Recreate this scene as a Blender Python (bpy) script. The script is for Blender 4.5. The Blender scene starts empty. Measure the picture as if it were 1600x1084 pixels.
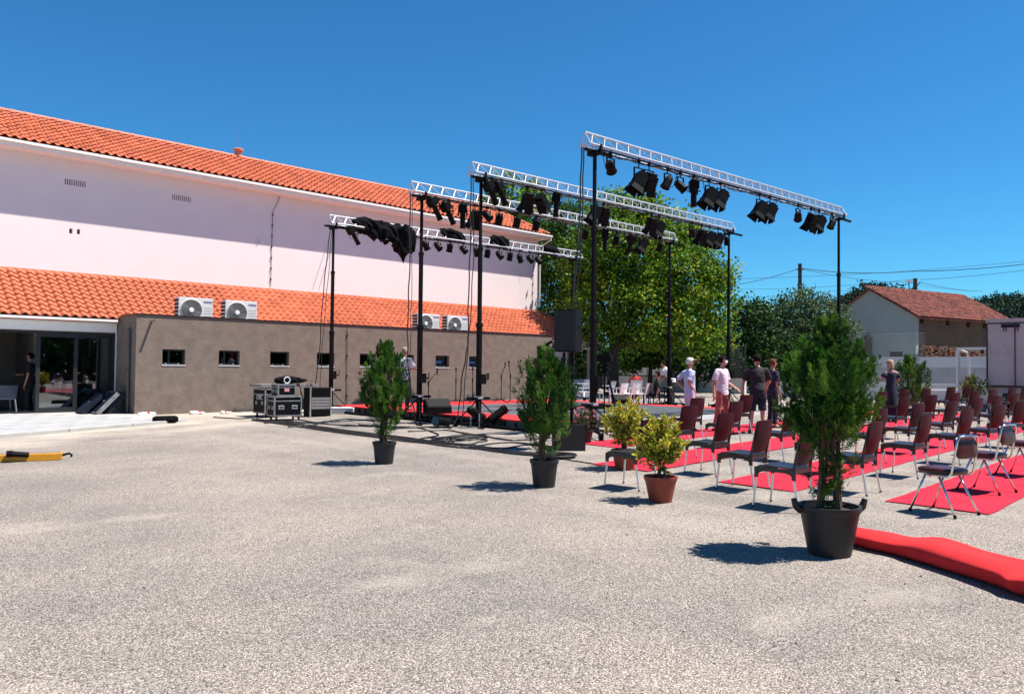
import bpy, bmesh, math, random
import numpy as np
from mathutils import Vector, Matrix, Quaternion
R = math.radians
random.seed(7); RNG = np.random.default_rng(11)
SC = bpy.context.scene
COL = SC.collection
# ---------------------------------------------------------------- camera, sky, sun
EYE = 1.5
PITCH, ROLL, YAW = math.atan(32/1200), R(0.6), R(47)
FW = Vector((math.cos(YAW)*math.cos(PITCH), math.sin(YAW)*math.cos(PITCH), math.sin(PITCH)))
_r0 = Vector((math.sin(YAW), -math.cos(YAW), 0)); _u0 = _r0.cross(FW)
RT = _r0*math.cos(ROLL)+_u0*math.sin(ROLL); UP = RT.cross(FW)
cam = bpy.data.cameras.new('camera'); camo = bpy.data.objects.new('camera', cam); COL.objects.link(camo)
camo.matrix_world = Matrix(((RT.x, UP.x, -FW.x, 0), (RT.y, UP.y, -FW.y, 0), (RT.z, UP.z, -FW.z, EYE), (0, 0, 0, 1)))
cam.sensor_width = 36; cam.lens = 27; cam.clip_start = 0.05; cam.clip_end = 3000
SC.camera = camo
EL = R(63.5); SUNH = Vector((0.72, -0.69, 0)).normalized()
TOSUN = Vector((SUNH.x*math.cos(EL), SUNH.y*math.cos(EL), math.sin(EL)))
w = bpy.data.worlds.new('World'); SC.world = w; w.use_nodes = True
nt = w.node_tree; nt.nodes.clear()
sky = nt.nodes.new('ShaderNodeTexSky'); sky.sky_type = 'NISHITA'; sky.sun_disc = False
sky.sun_elevation = EL; sky.sun_rotation = math.atan2(SUNH.x, SUNH.y)
sky.altitude = 300; sky.air_density = 1.0; sky.dust_density = 0.0; sky.ozone_density = 2.0
bg = nt.nodes.new('ShaderNodeBackground'); bg.inputs[1].default_value = 0.056
wo = nt.nodes.new('ShaderNodeOutputWorld')
hsv = nt.nodes.new('ShaderNodeHueSaturation'); hsv.inputs['Saturation'].default_value = 1.12
tint = nt.nodes.new('ShaderNodeMix'); tint.data_type = 'RGBA'; tint.blend_type = 'MULTIPLY'; tint.inputs[0].default_value = 1.0; tint.inputs[7].default_value = (0.36, 0.96, 1.26, 1)
nt.links.new(sky.outputs[0], hsv.inputs['Color']); nt.links.new(hsv.outputs[0], tint.inputs[6]); nt.links.new(tint.outputs[2], bg.inputs[0]); nt.links.new(bg.outputs[0], wo.inputs[0])
sl = bpy.data.lights.new('sun', 'SUN'); sl.energy = 4.9; sl.angle = R(0.53); sl.color = (1.0, 0.93, 0.84)
so = bpy.data.objects.new('sun', sl); COL.objects.link(so); so.rotation_euler = TOSUN.to_track_quat('Z', 'Y').to_euler()
so.location = TOSUN*60
SC.view_settings.view_transform = 'Standard'; SC.view_settings.look = 'None'
SC.view_settings.gamma = 1; SC.view_settings.use_curve_mapping = False
SC.view_settings.exposure = 1.0

# ---------------------------------------------------------------- surveying: where a sight line meets a known surface
def gz(x): return 0.01*min(max(0.0, x-6.0), 39.0)
def _ray(px, py): return FW + RT*((px-800)/1200) + UP*((542-py)/1200)
def on_ground(px, py, h=0.0):
    d = _ray(px, py); z = h
    for _ in range(12):
        t = (z-EYE)/d.z; p = d*t; z = gz(p.x)+h
    return Vector((p.x, p.y, z))
def on_y(px, py, y): d = _ray(px, py); t = y/d.y; return Vector((d.x*t, y, EYE+d.z*t))
def on_x(px, py, x): d = _ray(px, py); t = x/d.x; return Vector((x, d.y*t, EYE+d.z*t))
def at_depth(px, py, D): return _ray(px, py)*D + Vector((0, 0, EYE))

# ---------------------------------------------------------------- materials
MATS = {}
def mat(name, col, rough=0.7, metal=0.0, var=0.12, scale=8.0, bump=0.0, bscale=60.0, spec=0.5, col2=None, dirt=0.0, trans=0.0, coat=0.0):
    m = bpy.data.materials.new(name); m.use_nodes = True; t = m.node_tree; N = t.nodes; L = t.links
    b = N['Principled BSDF']; b.inputs['Roughness'].default_value = rough; b.inputs['Metallic'].default_value = metal
    b.inputs['Specular IOR Level'].default_value = spec
    if coat: b.inputs['Coat Weight'].default_value = coat
    tc = N.new('ShaderNodeTexCoord')
    no = N.new('ShaderNodeTexNoise'); no.inputs['Scale'].default_value = scale; no.inputs['Detail'].default_value = 6
    L.new(tc.outputs['Object'], no.inputs['Vector'])
    mr = N.new('ShaderNodeMapRange'); mr.inputs[1].default_value = 0.3; mr.inputs[2].default_value = 0.7
    L.new(no.outputs['Fac'], mr.inputs[0])
    mx = N.new('ShaderNodeMix'); mx.data_type = 'RGBA'
    c = Vector(col); c2 = Vector(col2) if col2 else c*(1-var)
    c1 = c if col2 else c*(1+var)
    mx.inputs[6].default_value = (*[min(1, v) for v in c1], 1); mx.inputs[7].default_value = (*c2, 1)
    L.new(mr.outputs[0], mx.inputs[0])
    out = mx.outputs[2]
    if dirt:
        n2 = N.new('ShaderNodeTexNoise'); n2.inputs['Scale'].default_value = scale*0.35; n2.inputs['Detail'].default_value = 9; n2.inputs['Roughness'].default_value = 0.7
        L.new(tc.outputs['Object'], n2.inputs['Vector'])
        r2 = N.new('ShaderNodeMapRange'); r2.inputs[1].default_value = 0.52; r2.inputs[2].default_value = 0.75; r2.inputs[4].default_value = dirt
        L.new(n2.outputs['Fac'], r2.inputs[0])
        m2 = N.new('ShaderNodeMix'); m2.data_type = 'RGBA'; m2.inputs[7].default_value = (*(c*0.35), 1)
        L.new(out, m2.inputs[6]); L.new(r2.outputs[0], m2.inputs[0]); out = m2.outputs[2]
    L.new(out, b.inputs['Base Color'])
    if bump:
        n3 = N.new('ShaderNodeTexNoise'); n3.inputs['Scale'].default_value = bscale; n3.inputs['Detail'].default_value = 4
        L.new(tc.outputs['Object'], n3.inputs['Vector'])
        bp = N.new('ShaderNodeBump'); bp.inputs['Strength'].default_value = bump; bp.inputs['Distance'].default_value = 0.02
        L.new(n3.outputs['Fac'], bp.inputs['Height']); L.new(bp.outputs[0], b.inputs['Normal'])
    if trans:
        tr = N.new('ShaderNodeBsdfTranslucent'); L.new(out, tr.inputs['Color'])
        ms = N.new('ShaderNodeMixShader'); ms.inputs[0].default_value = trans
        L.new(b.outputs[0], ms.inputs[1]); L.new(tr.outputs[0], ms.inputs[2]); L.new(ms.outputs[0], N['Material Output'].inputs[0])
    MATS[name] = m
    return m
def vary_islands(m, amt):
    t = m.node_tree; b = t.nodes['Principled BSDF']; src = b.inputs['Base Color'].links[0].from_socket
    g = t.nodes.new('ShaderNodeNewGeometry'); r = t.nodes.new('ShaderNodeMapRange'); r.inputs[3].default_value = 1-amt; r.inputs[4].default_value = 1+amt*0.6
    h = t.nodes.new('ShaderNodeHueSaturation'); t.links.new(g.outputs['Random Per Island'], r.inputs[0]); t.links.new(r.outputs[0], h.inputs['Value']); t.links.new(src, h.inputs['Color']); t.links.new(h.outputs[0], b.inputs['Base Color'])
def node(m, ty): return m.node_tree.nodes.new(ty)

def ground_material():
    m = bpy.data.materials.new('yard_aggregate'); m.use_nodes = True; t = m.node_tree; N = t.nodes; L = t.links
    b = N['Principled BSDF']; b.inputs['Roughness'].default_value = 0.9; b.inputs['Specular IOR Level'].default_value = 0.25
    tc = N.new('ShaderNodeTexCoord'); P = tc.outputs['Object']
    def noise(sc, det=4, ro=0.5, vec=P):
        n = N.new('ShaderNodeTexNoise'); n.inputs['Scale'].default_value = sc; n.inputs['Detail'].default_value = det; n.inputs['Roughness'].default_value = ro
        L.new(vec, n.inputs['Vector']); return n.outputs['Fac']
    def ramp(f, a, c, lo=0.0, hi=1.0):
        r = N.new('ShaderNodeMapRange'); r.inputs[1].default_value = a; r.inputs[2].default_value = c; r.inputs[3].default_value = lo; r.inputs[4].default_value = hi
        L.new(f, r.inputs[0]); return r.outputs[0]
    def mix(f, a, c, blend='MIX'):
        x = N.new('ShaderNodeMix'); x.data_type = 'RGBA'; x.blend_type = blend
        for s, v in ((6, a), (7, c)):
            if isinstance(v, tuple): x.inputs[s].default_value = (*v, 1)
            else: L.new(v, x.inputs[s])
        if isinstance(f, float): x.inputs[0].default_value = f
        else: L.new(f, x.inputs[0])
        return x.outputs[2]
    def vor(sc):
        v = N.new('ShaderNodeTexVoronoi'); v.inputs['Scale'].default_value = sc; L.new(P, v.inputs['Vector']); return v
    v1 = vor(108); v2 = vor(210)
    sep = N.new('ShaderNodeSeparateColor'); L.new(v1.outputs['Color'], sep.inputs[0])
    sep2 = N.new('ShaderNodeSeparateColor'); L.new(v2.outputs['Color'], sep2.inputs[0])
    stone = mix(sep.outputs[0], (0.405, 0.37, 0.335), (0.275, 0.25, 0.225))
    stone = mix(ramp(sep.outputs[1], 0.72, 0.76), stone, (0.54, 0.50, 0.455))       # pale chippings
    stone = mix(ramp(sep.outputs[2], 0.80, 0.83), stone, (0.085, 0.078, 0.072))      # dark chippings
    fine = mix(ramp(sep2.outputs[0], 0.80, 0.84), stone, (0.08, 0.077, 0.075))
    gap = mix(ramp(v1.outputs['Distance'], 0.42, 0.72), fine, (0.165, 0.15, 0.134))
    big = noise(0.35, 6, 0.6); mid = noise(1.6, 6, 0.65)
    c = mix(ramp(big, 0.38, 0.62), mix(1.0, gap, (0.84, 0.83, 0.84), 'MULTIPLY'), mix(1.0, gap, (1.16, 1.10, 1.05), 'MULTIPLY'))
    c = mix(ramp(mid, 0.55, 0.8), c, mix(1.0, c, (0.74, 0.73, 0.74), 'MULTIPLY'))
    # pale sandy dust lying along the kerb and in drifts
    mp = N.new('ShaderNodeMapping'); mp.inputs['Scale'].default_value = (0.42, 0.7, 1); L.new(P, mp.inputs['Vector'])
    dn = noise(1.0, 6, 0.62, mp.outputs[0])
    sx = N.new('ShaderNodeSeparateXYZ'); L.new(P, sx.inputs[0])
    ma = N.new('ShaderNodeMath'); ma.operation = 'MULTIPLY_ADD'; ma.inputs[1].default_value = -0.5; L.new(sx.outputs[0], ma.inputs[0]); L.new(sx.outputs[1], ma.inputs[2])
    near = ramp(ma.outputs[0], 13.4, 16.4, 0, 0.34)
    ad = N.new('ShaderNodeMath'); ad.operation = 'ADD'; L.new(dn, ad.inputs[0]); L.new(near, ad.inputs[1])
    c = mix(ramp(ad.outputs[0], 0.56, 0.90, 0, 0.8), c, (0.50, 0.445, 0.37))
    L.new(c, b.inputs['Base Color'])
    bp = N.new('ShaderNodeBump'); bp.inputs['Strength'].default_value = 0.9; bp.inputs['Distance'].default_value = 0.006; bp.invert = True
    L.new(v1.outputs['Distance'], bp.inputs['Height']); L.new(bp.outputs[0], b.inputs['Normal'])
    return m

M_GROUND = ground_material()
M_WHITE = mat('white_render', (0.74, 0.655, 0.655), 0.85, var=0.025, scale=1.2, bump=0.15, bscale=40)
M_WHITE2 = mat('white_trim', (0.78, 0.76, 0.75), 0.6, var=0.03, scale=3)
M_GREY = mat('grey_render', (0.170, 0.130, 0.106), 0.9, var=0.17, scale=3.5, bump=0.5, bscale=18, dirt=0.22)
M_COPING = mat('dark_flashing', (0.035, 0.015, 0.015), 0.4, 0.3)
M_TILE = mat('new_clay_tile', (0.52, 0.135, 0.066), 0.75, var=0.16, scale=1.3, spec=0.3)
M_RIDGE = mat('ridge_clay', (0.56, 0.22, 0.15), 0.75, var=0.12, scale=3, spec=0.3)
M_OLDTILE = mat('old_clay_tile', (0.33, 0.085, 0.052), 0.85, scale=3.5, col2=(0.11, 0.032, 0.026), dirt=0.7)
vary_islands(M_TILE, 0.2); vary_islands(M_OLDTILE, 0.5); vary_islands(M_RIDGE, 0.15)
M_DARK = mat('dark_hole', (0.012, 0.012, 0.013), 0.9)
M_BLACKMETAL = mat('black_metal', (0.003, 0.003, 0.0035), 0.55, 0.0, var=0.3, scale=12, spec=0.12)
M_BLACK = mat('black_plastic', (0.004, 0.004, 0.0045), 0.6, var=0.3, scale=15, spec=0.12)
M_CLOTH = mat('black_cloth', (0.005, 0.005, 0.006), 0.95, var=0.35, scale=14, spec=0.1, bump=0.4, bscale=30)
M_CABLE = mat('black_rubber', (0.008, 0.008, 0.008), 0.55, var=0.2, scale=5)
M_ALU = mat('aluminium', (0.60, 0.60, 0.61), 0.38, 0.75, var=0.06, scale=20)
M_TRIM = mat('worn_case_trim', (0.26, 0.26, 0.27), 0.5, 0.5, var=0.3, scale=9)
M_CHROME = mat('chrome', (0.72, 0.70, 0.70), 0.14, 1.0, var=0.05, scale=20)
M_LEGALU = mat('chair_leg_aluminium', (0.72, 0.72, 0.74), 0.32, 0.7, var=0.06, scale=20)
M_CHAIR = mat('brown_resin', (0.036, 0.004, 0.008), 0.5, var=0.12, scale=6, spec=0.18)
M_CHAIRFR = mat('charcoal_resin', (0.010, 0.007, 0.009), 0.36, var=0.15, scale=6, spec=0.6)
M_VINYL = mat('wine_vinyl', (0.055, 0.009, 0.007), 0.28, var=0.15, scale=5, spec=0.4)
M_CARPET = mat('red_carpet', (0.50, 0.024, 0.050), 0.95, var=0.2, scale=3.0, bump=0.6, bscale=220, spec=0.15)
M_CARPET2 = mat('red_carpet_roll', (0.56, 0.030, 0.034), 0.95, var=0.12, scale=4, bump=0.22, bscale=160, spec=0.15)
M_STAGERED = mat('stage_red_carpet', (0.50, 0.03, 0.035), 0.95, var=0.15, scale=1.5, spec=0.15)
M_STAGEFLOOR = mat('dance_floor', (0.085, 0.10, 0.115), 0.4, var=0.25, scale=1.2, spec=0.5)
M_STAGESIDE = mat('stage_skirt', (0.10, 0.085, 0.075), 0.9, var=0.3, scale=4)
M_POT = mat('black_pot', (0.010, 0.010, 0.012), 0.55, var=0.3, scale=9, dirt=0.2)
M_TERRA = mat('terracotta_plastic', (0.235, 0.034, 0.016), 0.5, var=0.08, scale=6)
M_SOIL = mat('soil', (0.045, 0.03, 0.02), 0.95, var=0.4, scale=30, bump=0.8, bscale=40)
M_STEM = mat('stem_bark', (0.10, 0.055, 0.035), 0.85, var=0.3, scale=20)
M_BARK = mat('tree_bark', (0.06, 0.045, 0.033), 0.95, var=0.35, scale=6, bump=0.6, bscale=20)
M_CONC = mat('concrete', (0.36, 0.35, 0.335), 0.9, var=0.1, scale=3, bump=0.2, bscale=60, dirt=0.2)
M_PAVE = mat('pale_paving', (0.33, 0.335, 0.34), 0.85, var=0.10, scale=1.5, bump=0.3, bscale=40, dirt=0.12)
M_FRAME = mat('dark_window_frame', (0.02, 0.021, 0.024), 0.45, 0.2)
M_SILL = mat('pale_sill', (0.5, 0.5, 0.5), 0.6)
M_ACWHITE = mat('off_white_paint', (0.62, 0.61, 0.60), 0.45, var=0.04)
M_ACGRILLE = mat('grey_grille', (0.20, 0.19, 0.19), 0.5)
M_BLUE = mat('blue_print', (0.02, 0.03, 0.22), 0.5)
M_WHITEPAINT = mat('white_letter', (0.7, 0.7, 0.7), 0.6)
M_BLUEFOLD = mat('blue_sheet', (0.03, 0.16, 0.42), 0.6)
M_YELLOW = mat('yellow_paint', (0.62, 0.27, 0.015), 0.42, var=0.12, scale=4, dirt=0.3)
M_NAVY = mat('navy_panel', (0.010, 0.013, 0.026), 0.6, var=0.2, scale=3, spec=0.2)
M_INT = mat('interior_wall', (0.45, 0.42, 0.39), 0.9)
M_WALLFAR = mat('garden_wall_white', (0.60, 0.59, 0.60), 0.9, var=0.06, scale=0.8, dirt=0.15)
M_WALLSTAIN = mat('stained_wall', (0.40, 0.39, 0.41), 0.9, var=0.12, scale=1.5, dirt=0.6)
M_WALLBEIGE = mat('beige_wall', (0.50, 0.46, 0.38), 0.9, var=0.08, scale=1.0)
M_GALV = mat('galvanised_wire', (0.30, 0.32, 0.33), 0.5, 0.6)
M_GREENPOST = mat('green_post', (0.02, 0.05, 0.04), 0.5)
M_GREYHOUSE = mat('grey_house_render', (0.25, 0.28, 0.265), 0.95, var=0.12, scale=0.5, dirt=0.35)
M_RUBBLE = mat('rubble_brick_wall', (0.115, 0.066, 0.040), 0.95, scale=1.2, col2=(0.075, 0.046, 0.030), bump=0.8, bscale=8, dirt=0.4)
M_BRICKRUIN = mat('brick_rubble', (0.24, 0.08, 0.042), 0.95, scale=2.2, col2=(0.15, 0.10, 0.07), bump=0.8, bscale=8)
M_TRUCK = mat('truck_panel', (0.41, 0.42, 0.41), 0.6, var=0.1, scale=1.8, dirt=0.55, spec=0.2)
M_TRUCKDK = mat('truck_frame', (0.03, 0.028, 0.035), 0.6, var=0.2)
M_WOODPOLE = mat('creosoted_pole', (0.045, 0.04, 0.042), 0.9, var=0.2, scale=3)
M_WIRE = mat('power_wire', (0.03, 0.04, 0.055), 0.6)
M_SKIN = mat('skin', (0.46, 0.22, 0.15), 0.55, var=0.05, scale=10)
M_HAIRDK = mat('dark_hair', (0.008, 0.006, 0.005), 0.85, var=0.5, scale=40, spec=0.1)
M_HAIRBL = mat('blonde_hair', (0.36, 0.27, 0.17), 0.8, var=0.5, scale=40, spec=0.1)
M_HAIRGR = mat('grey_hair', (0.28, 0.21, 0.16), 0.85, var=0.5, scale=40, spec=0.1)
M_HAIRBR = mat('brown_hair', (0.12, 0.045, 0.03), 0.85, var=0.5, scale=40, spec=0.1)
M_SHIRTW = mat('white_fabric', (0.72, 0.70, 0.72), 0.9, var=0.05, scale=8, bump=0.35, bscale=14)
M_SHIRTP = mat('pale_pink_linen', (0.70, 0.58, 0.66), 0.9, var=0.06, scale=8, bump=0.4, bscale=14)
M_SHIRTB = mat('pale_blue_fabric', (0.42, 0.46, 0.66), 0.9, var=0.08, scale=8, bump=0.4, bscale=14)
M_TROULILAC = mat('lilac_fabric', (0.56, 0.42, 0.58), 0.9, var=0.06, scale=8, bump=0.3, bscale=14)
M_TROUCORAL = mat('brick_red_cotton', (0.40, 0.10, 0.09), 0.9, var=0.1, scale=8, bump=0.3, bscale=14)
M_BLACKTEE = mat('black_cotton', (0.016, 0.015, 0.019), 0.9, var=0.2, scale=8, bump=0.4, bscale=14)
M_NAVYCOT = mat('navy_cotton', (0.012, 0.014, 0.035), 0.9, var=0.2, scale=8, bump=0.3, bscale=14)
M_REDTEE = mat('red_cotton', (0.45, 0.03, 0.03), 0.9, var=0.1, scale=8)
M_WHITEPL = mat('white_plastic', (0.74, 0.74, 0.75), 0.4, var=0.03)
M_SHOE = mat('shoe_leather', (0.03, 0.025, 0.022), 0.5)
M_MASK = mat('pale_mask', (0.62, 0.64, 0.70), 0.8)
M_CAP = mat('pale_cap', (0.55, 0.50, 0.46), 0.9)
M_LENS = mat('lamp_lens', (0.03, 0.03, 0.032), 0.15, 0.2)
M_TAPE = mat('red_plastic', (0.55, 0.03, 0.03), 0.5)
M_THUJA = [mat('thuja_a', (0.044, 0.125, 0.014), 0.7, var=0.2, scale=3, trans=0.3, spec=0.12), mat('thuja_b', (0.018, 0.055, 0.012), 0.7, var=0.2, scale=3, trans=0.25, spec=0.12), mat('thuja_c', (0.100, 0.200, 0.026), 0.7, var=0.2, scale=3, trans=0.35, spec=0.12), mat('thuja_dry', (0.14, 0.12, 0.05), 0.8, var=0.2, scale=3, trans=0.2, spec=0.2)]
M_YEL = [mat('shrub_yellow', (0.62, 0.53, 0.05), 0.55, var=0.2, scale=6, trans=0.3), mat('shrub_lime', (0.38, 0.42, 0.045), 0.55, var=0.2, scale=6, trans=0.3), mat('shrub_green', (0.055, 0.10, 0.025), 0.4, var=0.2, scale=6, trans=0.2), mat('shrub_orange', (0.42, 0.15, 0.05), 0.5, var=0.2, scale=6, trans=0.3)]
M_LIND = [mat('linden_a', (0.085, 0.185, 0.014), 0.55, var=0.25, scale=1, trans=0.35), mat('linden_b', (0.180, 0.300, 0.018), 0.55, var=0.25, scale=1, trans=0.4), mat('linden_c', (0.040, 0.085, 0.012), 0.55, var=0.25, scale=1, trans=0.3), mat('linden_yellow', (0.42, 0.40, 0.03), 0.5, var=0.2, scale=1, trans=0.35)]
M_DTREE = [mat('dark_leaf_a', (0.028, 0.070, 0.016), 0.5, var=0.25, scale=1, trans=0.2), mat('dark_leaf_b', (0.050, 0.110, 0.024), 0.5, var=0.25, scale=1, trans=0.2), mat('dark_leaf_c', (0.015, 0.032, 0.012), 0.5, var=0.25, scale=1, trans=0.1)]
M_OLIVE = [mat('olive_leaf_a', (0.075, 0.120, 0.045), 0.6, var=0.2, scale=1, trans=0.15), mat('olive_leaf_b', (0.12, 0.17, 0.075), 0.6, var=0.2, scale=1, trans=0.15), mat('olive_leaf_c', (0.030, 0.048, 0.024), 0.6, var=0.2, scale=1, trans=0.1)]
M_FOREST = [mat('forest_a', (0.026, 0.048, 0.030), 0.9, var=0.2, scale=0.2), mat('forest_b', (0.035, 0.055, 0.032), 0.9, var=0.2, scale=0.2)]  # bluish distance haze is mixed into these greens
for q_ in M_LIND+M_DTREE+M_OLIVE+M_YEL+M_FOREST:
    q_.node_tree.nodes['Principled BSDF'].inputs['Specular IOR Level'].default_value = 0.14
M_FLOWER = mat('pink_petal', (0.62, 0.22, 0.30), 0.6, trans=0.3)

def glass_material(name, tint=(0.75, 0.8, 0.8), ior=1.6, boost=0.10):
    m = bpy.data.materials.new(name); m.use_nodes = True; t = m.node_tree; N = t.nodes; L = t.links
    N.remove(N['Principled BSDF'])
    tr = N.new('ShaderNodeBsdfTransparent'); tr.inputs[0].default_value = (*tint, 1)
    gl = N.new('ShaderNodeBsdfGlossy'); gl.inputs['Roughness'].default_value = 0.015; gl.inputs['Color'].default_value = (0.9, 0.95, 1, 1)
    fr = N.new('ShaderNodeFresnel'); fr.inputs[0].default_value = ior
    ad = N.new('ShaderNodeMath'); ad.operation = 'ADD'; ad.use_clamp = True; ad.inputs[1].default_value = boost; L.new(fr.outputs[0], ad.inputs[0])
    ms = N.new('ShaderNodeMixShader'); L.new(ad.outputs[0], ms.inputs[0]); L.new(tr.outputs[0], ms.inputs[1]); L.new(gl.outputs[0], ms.inputs[2])
    L.new(ms.outputs[0], N['Material Output'].inputs[0])
    return m
M_GLASS = glass_material('door_glass', (0.42, 0.46, 0.46), 1.6, 0.16)
M_PANE = glass_material('window_glass', (0.30, 0.32, 0.33), 1.5, 0.03)

# ---------------------------------------------------------------- mesh builder
class MB:
    def __init__(s): s.v = []; s.f = []; s.mi = []
    def add(s, vs, fs, mi=0):
        o = len(s.v); s.v.extend([tuple(v) for v in vs]); s.f.extend([tuple(i+o for i in f) for f in fs]); s.mi.extend([mi]*len(fs)); return s
    def box(s, c, d, rz=0.0, mi=0, mtx=None):
        x, y, z = d[0]/2, d[1]/2, d[2]/2
        vs = [Vector((a*x, b*y, e*z)) for e in (-1, 1) for b in (-1, 1) for a in (-1, 1)]
        if mtx is None: mtx = Matrix.Rotation(rz, 3, 'Z')
        c = Vector(c)
        return s.add([mtx@v+c for v in vs], [(0, 2, 3, 1), (4, 5, 7, 6), (0, 1, 5, 4), (2, 6, 7, 3), (0, 4, 6, 2), (1, 3, 7, 5)], mi)
    def box2(s, a, b, mi=0):
        return s.box([(a[i]+b[i])/2 for i in range(3)], [abs(b[i]-a[i]) for i in range(3)], 0, mi)
    def bar(s, p, q, r, n=6, r2=None, mi=0, caps=True):
        p = Vector(p); q = Vector(q); d = (q-p)
        if d.length < 1e-6: return s
        d.normalize(); a = d.orthogonal().normalized(); b = d.cross(a); r2 = r if r2 is None else r2
        vs = []
        for c, rr in ((p, r), (q, r2)):
            for i in range(n):
                t = 2*math.pi*(i+0.5)/n; vs.append(c+a*(rr*math.cos(t))+b*(rr*math.sin(t)))
        fs = [(i, (i+1) % n, n+(i+1) % n, n+i) for i in range(n)]
        if caps: fs += [tuple(range(n-1, -1, -1)), tuple(range(n, 2*n))]
        return s.add(vs, fs, mi)
    def tube(s, pts, r, n=6, mi=0, caps=True):
        pts = [Vector(p) for p in pts]; k = len(pts)
        rr = r if isinstance(r, (list, tuple)) else [r]*k
        t0 = (pts[1]-pts[0]).normalized(); a = t0.orthogonal().normalized(); vs = []
        for i in range(k):
            t = (pts[min(i+1, k-1)]-pts[max(i-1, 0)])
            if t.length < 1e-9: t = t0.copy()
            t.normalize(); a = (a-t*a.dot(t))
            if a.length < 1e-6: a = t.orthogonal()
            a.normalize(); b = t.cross(a)
            for j in range(n):
                th = 2*math.pi*j/n; vs.append(pts[i]+a*(rr[i]*math.cos(th))+b*(rr[i]*math.sin(th)))
        fs = [(i*n+j, i*n+(j+1) % n, (i+1)*n+(j+1) % n, (i+1)*n+j) for i in range(k-1) for j in range(n)]
        if caps: fs += [tuple(range(n-1, -1, -1)), tuple(range((k-1)*n, k*n))]
        return s.add(vs, fs, mi)
    def lathe(s, prof, n=16, c=(0, 0, 0), mi=0, mtx=None):
        c = Vector(c); vs = []
        for r, z in prof:
            for i in range(n):
                t = 2*math.pi*i/n; v = Vector((r*math.cos(t), r*math.sin(t), z)); vs.append((mtx@v if mtx else v)+c)
        k = len(prof)
        fs = [(i*n+j, i*n+(j+1) % n, (i+1)*n+(j+1) % n, (i+1)*n+j) for i in range(k-1) for j in range(n)]
        if prof[0][0] > 1e-5: fs.append(tuple(range(n-1, -1, -1)))
        if prof[-1][0] > 1e-5: fs.append(tuple(range((k-1)*n, k*n)))
        return s.add(vs, fs, mi)
    def prism(s, poly, dv, mi=0):
        poly = [Vector(p) for p in poly]; dv = Vector(dv); n = len(poly)
        return s.add(poly+[p+dv for p in poly], [tuple(range(n-1, -1, -1)), tuple(range(n, 2*n))]+[(i, (i+1) % n, n+(i+1) % n, n+i) for i in range(n)], mi)
    def loft(s, rings, mi=0, caps=True):
        n = len(rings[0]); vs = [Vector(p) for r in rings for p in r]; k = len(rings)
        fs = [(i*n+j, i*n+(j+1) % n, (i+1)*n+(j+1) % n, (i+1)*n+j) for i in range(k-1) for j in range(n)]
        if caps: fs += [tuple(range(n-1, -1, -1)), tuple(range((k-1)*n, k*n))]
        return s.add(vs, fs, mi)
    def xf(s, M):
        s.v = [tuple(M@Vector(v)) for v in s.v]; return s
    def mesh(s, name, m, smooth=False, normals=True):
        me = bpy.data.meshes.new(name); me.from_pydata(s.v, [], s.f)
        ms = m if isinstance(m, (list, tuple)) else [m]
        for q in ms: me.materials.append(q)
        if len(ms) > 1: me.polygons.foreach_set('material_index', s.mi)
        if smooth: me.polygons.foreach_set('use_smooth', [True]*len(me.polygons))
        me.update()
        if normals and len(s.f) < 6000:
            bm = bmesh.new(); bm.from_mesh(me); bmesh.ops.recalc_face_normals(bm, faces=bm.faces); bm.to_mesh(me); bm.free()
        return me
    def build(s, name, m, parent=None, smooth=False, world=False, bevel=0.0, normals=True):
        if world and parent is not None:
            o = origin(parent); s.v = [(v[0]-o.x, v[1]-o.y, v[2]-o.z) for v in s.v]
        me = s.mesh(name, m, smooth, normals)
        return put(name, me, parent, bevel)
def put(name, me, parent=None, bevel=0.0):
    ob = bpy.data.objects.new(name, me); COL.objects.link(ob)
    if parent is not None: ob.parent = parent
    if smooth_angle_needed(me): pass
    if bevel:
        b = ob.modifiers.new('bevel', 'BEVEL'); b.width = bevel; b.segments = 2; b.limit_method = 'ANGLE'; b.angle_limit = R(40)
    return ob
def smooth_angle_needed(me): return False
def origin(o):
    p = Vector((0, 0, 0))
    while o is not None: p += Vector(o.location); o = o.parent
    return p
def tag(o, label=None, cat=None, group=None, kind=None):
    if label: o['label'] = label
    if cat: o['category'] = cat
    if group: o['group'] = group
    if kind: o['kind'] = kind
    return o
def thing(name, label, cat, loc=(0, 0, 0), rz=0.0, group=None):
    o = bpy.data.objects.new(name, None); COL.objects.link(o); o.empty_display_size = 0.2
    o.location = loc; o.rotation_euler = (0, 0, rz)
    return tag(o, label, cat, group)
def dup(o, parent=None):
    c = o.copy(); COL.objects.link(c)
    if parent is not None: c.parent = parent
    for ch in list(o.children): dup(ch, c)
    return c
ORD = ['first', 'second', 'third', 'fourth', 'fifth', 'sixth', 'seventh', 'eighth', 'ninth', 'tenth', 'eleventh', 'twelfth', 'thirteenth', 'fourteenth']
def text_mesh(txt, size, m, extrude=0.002):
    cu = bpy.data.curves.new('lettering', 'FONT'); cu.body = txt; cu.size = size; cu.extrude = extrude; cu.align_x = 'CENTER'; cu.align_y = 'CENTER'; cu.resolution_u = 2
    o = bpy.data.objects.new('lettering', cu); COL.objects.link(o)
    dg = bpy.context.evaluated_depsgraph_get(); me = bpy.data.meshes.new_from_object(o.evaluated_get(dg)); me.name = 'lettering'
    bpy.data.objects.remove(o); bpy.data.curves.remove(cu); me.materials.clear(); me.materials.append(m)
    return me
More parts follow.
